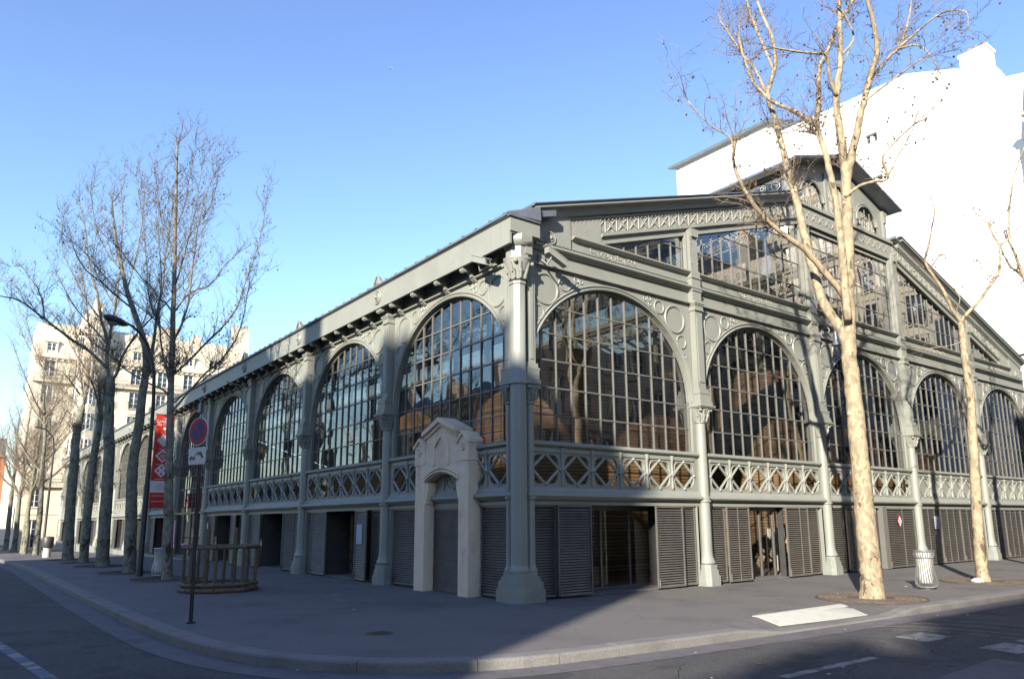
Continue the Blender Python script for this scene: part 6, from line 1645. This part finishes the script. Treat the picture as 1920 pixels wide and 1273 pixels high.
# ------------------------------------------------------------------ buildings around
def win_mesh(w, h, arch=False):
    fr = MB(); fr.box(-w/2,-w/2+.07,.12,.2,0,h).box(w/2-.07,w/2,.12,.2,0,h).box(-w/2,w/2,.12,.2,h-.08,h).box(-w/2,w/2,.12,.2,0,.08)
    fr.box(-.05,.05,.11,.19,0,h)
    for k in (1,2): fr.box(-w/2,w/2,.13,.18,h*k/3-.02,h*k/3+.02)
    gl = MB().box(-w/2,w/2,.165,.175,0,h)
    return fr.mesh('window', M['shutter_white']), gl.mesh('pane', M['pane_dark'])
def rail_mesh(w, d=.35, h=.95, gap=.16):
    mb = MB()
    mb.box(-w/2,w/2,-d,-d+.04,h-.04,h).box(-w/2,w/2,-d,-d+.03,.1,.13).box(-w/2,-w/2+.03,-d,0,h-.04,h).box(w/2-.03,w/2,-d,0,h-.04,h)
    n = int(w/gap)
    for k in range(n+1):
        u = -w/2+w*k/n; mb.box(u-.012,u+.012,-d+.005,-d+.03,.1,h)
    for k in range(n): mb.ring((-w/2+w*(k+.5)/n,-d+.015,h*.55), gap*.38, .012, 'y', 8, 3)
    return mb.mesh('balcony_rail', M['iron'])
def block(name, loc, rz, W, Dp, floors, ncol, m, label, cat='building', group=None, base=0.0, ground=3.9, fh=3.2, ww=1.15, wh=2.1, roof='mansard', rails=None, ledges=(), seed=0, chim=(), gdoor=True, roof_mat='slate', roof_h=3.6, dormers=True, skip_top=0):
    """local x along the front, front faces -y"""
    root = empty(name, loc, rz, label, cat, group)
    H = ground+fh*floors
    mb = MB(); T = .45
    fw = W/ncol
    # front wall as piers and spandrels, with real window openings
    rows = [(ground+fh*f+.75, ground+fh*f+.75+wh) for f in range(floors)]
    rows = [(.6 if not gdoor else .35, ground-.8)] + rows
    for c in range(ncol):
        u0, u1 = fw*c, fw*(c+1); a, b = (u0+u1)/2-ww/2, (u0+u1)/2+ww/2
        mb.box(u0, a, 0, T, base, H).box(b, u1, 0, T, base, H)
        z = base
        for (za, zb) in rows:
            mb.box(a, b, 0, T, z, za); z = zb
        mb.box(a, b, 0, T, z, H)
    mb.box(0, T, T, Dp, base, H).box(W-T, W, T, Dp, base, H).box(T, W-T, Dp-T, Dp, base, H)
    mb.build('wall', m, root)
    back = MB().box(T, W-T, .6, .7, base, H); back.build('inner_wall', M['black'], root)
    tr = MB()
    tr.prism_yz([(0,H-.5),(-.12,H-.45),(-.2,H-.2),(-.42,H-.1),(-.42,H+.08),(.1,H+.12),(.1,H-.5)], -.1, W+.1)
    for k in range(int(W/.7)): tr.box(.2+.7*k,.38+.7*k,-.3,0,H-.38,H-.12)
    tr.box(-.03,W+.03,-.1,-.003,ground-.15,ground+.08)
    for lz_ in ledges: tr.box(-.05,W+.05,-.55,-.003,lz_-.12,lz_)
    for c in range(ncol):
        cx = fw*(c+.5)
        for (za, zb) in rows[1:]:
            tr.box(cx-ww/2-.16,cx+ww/2+.16,-.07,-.003,zb,zb+.28).box(cx-ww/2-.24,cx+ww/2+.24,-.16,-.003,zb+.28,zb+.36)
            tr.box(cx-ww/2-.14,cx-ww/2,-.05,-.003,za,zb).box(cx+ww/2,cx+ww/2+.14,-.05,-.003,za,zb)
            tr.box(cx-ww/2-.15,cx+ww/2+.15,-.14,-.003,za-.1,za)
    tr.build('trim', m, root)
    fm, gm = win_mesh(ww, wh); fm0, gm0 = win_mesh(ww, rows[0][1]-rows[0][0])
    rm = rail_mesh(ww+.5)
    rnd = random.Random(seed)
    for c in range(ncol):
        cx = fw*(c+.5)
        for ri, (za, zb) in enumerate(rows):
            o = add_obj('window', fm if ri else fm0, root, (cx, 0, za)); add_obj('pane', gm if ri else gm0, o)
            if ri and (rails is None or ri in rails): add_obj('balcony_rail', rm, root, (cx, 0, za-.02))
    for lz_ in ledges:
        o = MB(); n = int(W/.16)
        o.box(0,W,-.53,-.49,lz_+.9,lz_+.95)
        for k in range(n): o.box(W*k/n-.012,W*k/n+.012,-.52,-.50,lz_,lz_+.9)
        o.build('balcony_rail', M['iron'], root)
    if roof == 'mansard':
        r = MB(); h = roof_h
        r.prism_yz([(.15,H+.1),(.95,H+h*.85),(2.6,H+h),(Dp-2.6,H+h),(Dp-.95,H+h*.85),(Dp-.15,H+.1)], .1, W-.1)
        rr = r.build('roof', M[roof_mat], root)
        if dormers:
            dm, dg = win_mesh(1.0, 1.5)
            for c in range(ncol):
                cx = fw*(c+.5)
                d = MB().box(cx-.7,cx-.5,.2,1.9,H+.25,H+2.15).box(cx+.5,cx+.7,.2,1.9,H+.25,H+2.15)
                d.prism_xz([(cx-.8,H+2.1),(cx+.8,H+2.1),(cx+.7,H+2.35),(cx+.35,H+2.6),(cx-.35,H+2.6),(cx-.7,H+2.35)], .1, 2.2)
                d.build('dormer', m, root)
                o = add_obj('window', dm, root, (cx, .15, H+.5)); add_obj('pane', dg, o)
    elif roof == 'flat':
        MB().box(0,W,0,Dp,H+.1,H+.35).build('roof', M[roof_mat], root)
    for (u, v, w, d, zt_) in chim:
        c = MB().box(u,u+w,v,v+d,H-.5,zt_).box(u-.06,u+w+.06,v-.06,v+d+.06,zt_-.2,zt_); co = c.build('chimney', m, root)
        p = MB()
        for k in range(max(2,int(max(w,d)/.45))):
            t = (k+.5)/max(2,int(max(w,d)/.45))
            px, py = (u+w*t, v+d/2) if w > d else (u+w/2, v+d*t)
            p.lathe([(.13,zt_),(.11,zt_+.45),(.13,zt_+.5)], (px, py), 8)
        p.build('chimney_pot', M['terracotta'], co)
    return root
# cream apartment house closing the left street
block('apartment_house', (-3.6, 98.5, gz(98.5)-.2), 0, 27.2, 12, 6, 8, M['cream'], 'cream stone apartment house closing the left street behind the row of trees', base=-.4, ground=4.6, fh=3.35, ledges=(8.0, 21.5), roof_h=5.2, roof_mat='cream', rails=(2,3,4,5), seed=3,
      chim=((24.6,.4,2.4,.8,32.4),(14.3,3,3.2,.9,31.2),(6.2,2.2,1.2,.9,33.2),(19.5,3,1.2,.8,30.6)), ww=1.25, wh=2.25)
# its domed corner bay
tb_ = empty('corner_turret', (2.7, 98.9, gz(98)-.2), 0, 'domed cream corner bay rising above the apartment house at left', 'turret')
MB().lathe([(1.8,0),(1.8,24.5),(2.0,24.7),(2.0,25.1),(1.7,25.2),(1.7,28.0),(2.0,28.2),(1.95,28.5)], (0,0), 12).build('wall', M['cream'], tb_)
MB().lathe([(1.9,28.4),(1.8,29.4),(1.5,30.6),(1.0,31.6),(.35,32.2),(.15,34.0)], (0,0), 12).build('dome', M['cream'], tb_, True)
wm_, gm_ = win_mesh(.9, 2.2)
for fz in (5.3, 8.7, 12.0, 15.4, 18.7, 22.0, 25.6):
    for a in (-150, -90, -30):
        o = add_obj('window', wm_, tb_, (1.9*math.cos(rad(a)), 1.9*math.sin(rad(a)), fz), rad(a+90)); add_obj('pane', gm_, o)
        o.location = (1.93*math.cos(rad(a)), 1.93*math.sin(rad(a)), fz)
# houses farther off at the far left
block('orange_house', (-15, 128, -1.6), rad(0), 11, 12, 3, 4, M['orange'], 'orange brick house with a white band far down the left street', base=-.5, ground=4.2, fh=3.3, ledges=(), roof='mansard', roof_h=3, dormers=False, rails=(), seed=5)

# tall white blank wall beyond the hall (gable facing the low sun)
wb = empty('white_house', (0,0,0), 0, 'huge blank white rendered house wall rising behind the right half of the hall', 'building')
fx = lambda y: -13.88+(y+13.88)*.928
fz_ = lambda z: 1.81+(z-1.81)*.928
X0 = 41.0
big = [(22.5,-2),(22.5,35.75),(8.9,35.6),(5.25,34.2),(3.3,33.6),(2.85,33.14),(2.46,32.2),(1.2,31.9),(1.2,-2)]
bigw = [(fx(a), fz_(b)) for a, b in big]
wall = MB()
def holes_wall(mb, poly, holes, x0, x1):
    me = bmesh.new()
    # grid-based wall with rectangular holes: slice into vertical strips
    ys = sorted(set([p[0] for p in poly]+[h[0] for h in holes]+[h[1] for h in holes]))
    def topz(y):
        P = [p for p in poly if p[1] > 0]
        P = sorted(P)
        for a, b in zip(P, P[1:]):
            if a[0] <= y <= b[0]: return a[1]+(b[1]-a[1])*((y-a[0])/(b[0]-a[0]) if b[0] > a[0] else 0)
        return P[-1][1]
    for a, b in zip(ys, ys[1:]):
        if b-a < 1e-4: continue
        e = 1e-4; m_ = (a+b)/2
        hs = sorted([h for h in holes if h[0] <= m_ <= h[1]], key=lambda h: h[2])
        z = -2
        for h in hs:
            mb.prism_yz([(a,z),(b,z),(b,h[2]),(a,h[2])], x0, x1); z = h[3]
        mb.prism_yz([(a,z),(b,z),(b,topz(b-e)),(a,topz(a+e))], x0, x1)
    me.free()
hol = [(fx(11.65),fx(12.0),fz_(31.4),fz_(32.2)), (fx(12.2),fx(12.6),fz_(31.4),fz_(32.2)), (fx(11.55),fx(11.95),fz_(27.8),fz_(28.5)), (fx(12.15),fx(12.55),fz_(27.8),fz_(28.5)), (fx(12.0),fx(12.2),fz_(31.95),fz_(32.2)), (fx(11.95),fx(12.15),fz_(28.3),fz_(28.5))]
holes_wall(wall, bigw, hol, X0, X0+.5)
wall.box(X0+.5, X0+14, bigw[-1][0], bigw[0][0], -2, fz_(31.9))
wall.build('wall', M['whitewall'], wb)
mb = MB()
for h in hol: mb.box(X0+.3, X0+.4, h[0], h[1], h[2], h[3])
mb.build('window', M['pane_dark'], wb)
mb = MB().prism_yz([(fx(22.6),fz_(35.75)),(fx(8.9),fz_(35.62)),(fx(5.3),fz_(34.2)),(fx(5.3),fz_(34.35)),(fx(8.9),fz_(35.8)),(fx(22.6),fz_(35.95))], X0-.06, X0+9); mb.build('roof', M['whitewall'], wb)
mb = MB().box(X0+.05, X0+1.2, fx(3.32), fx(5.2), fz_(33.4), fz_(35.3)).box(X0-.02, X0+1.3, fx(3.25), fx(5.27), fz_(35.1), fz_(35.32)); ch = mb.build('chimney', M['whitewall'], wb)
mb = MB()
for y in (4.2, 4.65, 3.7): mb.lathe([(.16,fz_(35.3)),(.13,fz_(35.3)+.5)], (X0+.6, fx(y)), 10)
mb.build('chimney_pot', M['terracotta'], ch)
lo = empty('white_annex', (0,0,0), 0, 'lower white block with a thin projecting grey roof edge left of the big blank wall', 'building')
mb = MB(); holes_wall(mb, [(fx(32.1),-2),(fx(32.1),fz_(37.2)),(fx(21.3),fz_(37.2)),(fx(21.3),-2)], [], X0+.02, X0+.6); mb.box(X0+.6, X0+12, fx(21.3), fx(32.1), -2, fz_(37.2)); mb.build('wall', M['whitewall'], lo)
mb = MB(); mb.add([(X0-.5,fx(32.75),fz_(37.25)),(X0-.5,fx(20.9),fz_(37.25)),(X0+5,fx(20.9),fz_(39.0)),(X0+5,fx(32.75),fz_(39.0)),(X0-.5,fx(32.75),fz_(37.5)),(X0-.5,fx(20.9),fz_(37.5)),(X0+5,fx(20.9),fz_(39.25)),(X0+5,fx(32.75),fz_(39.25))],
   [(0,3,2,1),(4,5,6,7),(0,1,5,4),(1,2,6,5),(2,3,7,6),(3,0,4,7)]); mb.build('roof', M['zinc'], lo)
# cream house with dormer at the right edge
block('dormer_house', (X0-2.0+.3, fx(1.15), 0), rad(-90), 18, 12, 7, 6, M['cream'], 'cream house with a gabled dormer just entering at the right edge', base=-.5, ground=4.4, fh=3.1, roof_h=3.4, rails=(4,6), seed=7, chim=((1,3,1,2,31),))
# low glass-seamed roof in front of it
gr = empty('low_annex', (0,0,0), 0, 'low pale building with a seamed metal roof behind the right end of the hall', 'building')
mb = MB().box(37.4, 40.6, -6, 5.2, -.2, 10.9).box(37.1, 40.6, -6.2, 5.4, 10.6, 10.9); mb.build('wall', M['whitewall'], gr)
mb = MB().add([(36.9,-6.3,10.95),(36.9,5.5,10.95),(40.8,5.5,13.0),(40.8,-6.3,13.0)], [(0,1,2,3)])
for k in range(12): mb.tube([(36.9,-6.2+1.05*k,10.98),(40.8,-6.2+1.05*k,13.03)], .04, 4)
mb.build('roof', M['tactile'], gr)

# houses far across the crossing, towards the low sun; their roofs throw the shade on the hall and street
SX = -38.0
def row_house(name, y0, y1, Hn, m, label, seed, cols=4, chim=(), floors=5, group='houses across the open place'):
    fh = (Hn-1.6-4.2)/floors
    return block(name, (SX, y0-1.33, -.15), rad(90), y1-y0, 11, floors, cols, m, label, group=group, ground=4.2, fh=fh, roof_h=1.6, roof='mansard', rails=(1,4), seed=seed, chim=chim, dormers=False)
row_house('corner_house', -24.2, -14.5, 23.7, M['brown_brick'], 'brown corner house beyond the crossing, its roof edge shading the hall corner', 31, chim=((2.6,.3,2.6,.8,24.3),(7.6,.3,2.0,.8,24.9)))
row_house('town_house', -14.5, -5.0, 25.4, M['grey_stone'], 'grey stone town house second from the corner beyond the crossing', 32, chim=((4.0,.4,1.2,.8,27.4),))
row_house('town_house', -5.0, 7.5, 27.3, M['cream'], 'tallest pale town house beyond the crossing', 33, cols=5, chim=((.6,.4,1.8,.8,27.2),))
row_house('town_house', 7.5, 15.5, 24.6, M['brown_brick'], 'narrow brown house next to the square', 34, cols=3, chim=((.2,.4,1.2,.8,26.0),))
row_house('town_house', 50, 90, 18.0, M['brown_brick'], 'long brown house along the far side of the square', 35, cols=12, chim=((6,2,2,.8,20.5),(18,2,2,.8,20.0),(31,2,2,.8,20.8)))
def south_house(x0, x1, y, Hn, m, label, seed, cols=6, chim=(), roof_h=1.4):
    fh = (Hn-roof_h-4.2)/5
    return block('street_house', (x1, y, -.15), rad(180), x1-x0, 11, 5, cols, m, label, group='houses across the gable street', ground=4.2, fh=fh, roof_h=roof_h, rails=(1,4), seed=seed, chim=chim, dormers=False)
south_house(-69, -43, -36, 21.9, M['grey_stone'], 'grey house at the far south west corner of the place', 41, 9, ((3.9,.3,2.6,.8,21.8),(6.55,.3,1.9,.8,21.4),(.6,.3,1.4,.8,21.6),(15,.3,2,.8,21.8)))
south_house(-43, -23, -36, 23.2, M['cream'], 'cream house set back behind the place', 42, 7, ((5.4,.3,7.0,.8,22.6),(.5,.3,1.4,.8,23.0)))
south_house(1.5, 20.0, -18.2, 23.0, M['brown_brick'], 'long brown house facing the gable front', 43, 8, ((2,.3,2.0,.8,24.4),(12,.3,1.6,.8,24.0)), 2.6)
south_house(20.0, 44.0, -18.2, 22.0, M['grey_stone'], 'grey stone house facing the far end of the gable front', 44, 10, ((5,.3,2.0,.8,24.0),), 2.6)
south_house(44.0, 64.0, -18.2, 22.0, M['brown_brick'], 'brown house far down the gable street on its south side', 45, 9, ((5,.3,2.0,.8,24.0),), 2.6)
south_house(64.0, 96.0, -18.2, 23.0, M['brown_brick'], 'last brown house at the east end of the gable street', 46, 12, ((5,.3,2.0,.8,24.0),), 2.6)
# low wall and railing of the square across the left street
rl = MB().box(-16.2,-15.9,26,62,-.2,.45)
y = 26.2
while y < 62: rl.tube([(-16.05,y,.4),(-16.05,y,1.5)], .018, 4); y += .16
rl.box(-16.08,-16.02,26,62,1.40,1.44)
rl.xform(lambda x, y, z: (x, y, z+gz(y))); tag(rl.build('railing', M['iron']), 'low iron railing along the square across the left street', 'railing')
block('square_house', (-70, 150, -1.5), rad(60), 60, 12, 2, 14, M['cream'], 'low cream house beyond the square, seen only in the windows', ground=3.6, fh=3.1, rails=(), dormers=False, roof_h=2, seed=60)

# airliner, high and far
d = Vector((-0.1,0,0))
pz = empty('airplane', (964.0, 1932.0, 1431.0), rad(20), 'tiny white airplane high in the blue sky', 'airplane')
f = MB().lathe([(.05,-9),(.9,-7.5),(1.15,-5),(1.15,5),(.6,8),(.1,9.5)], (0,0), 14); f.xform(lambda x, y, z: (z, y, x)); f.build('fuselage', M['fuse'], pz, True)
MB().prism_xy([(-1,-.8),(1.2,-.8),(3.2,-8),(2.4,-8)], -.1, .1).prism_xy([(-1,.8),(2.4,8),(3.2,8),(1.2,.8)], -.1, .1).build('wing', M['fuse'], pz)
MB().prism_xz([(7,.5),(8.8,.5),(9.6,3.6),(8.9,3.6)], -.08, .08).prism_xy([(7.5,-.3),(8.6,-.3),(9.3,-3),(8.8,-3)], .4, .55).prism_xy([(7.5,.3),(8.8,3),(9.3,3),(8.6,.3)], .4, .55).build('tail', M['fuse'], pz)
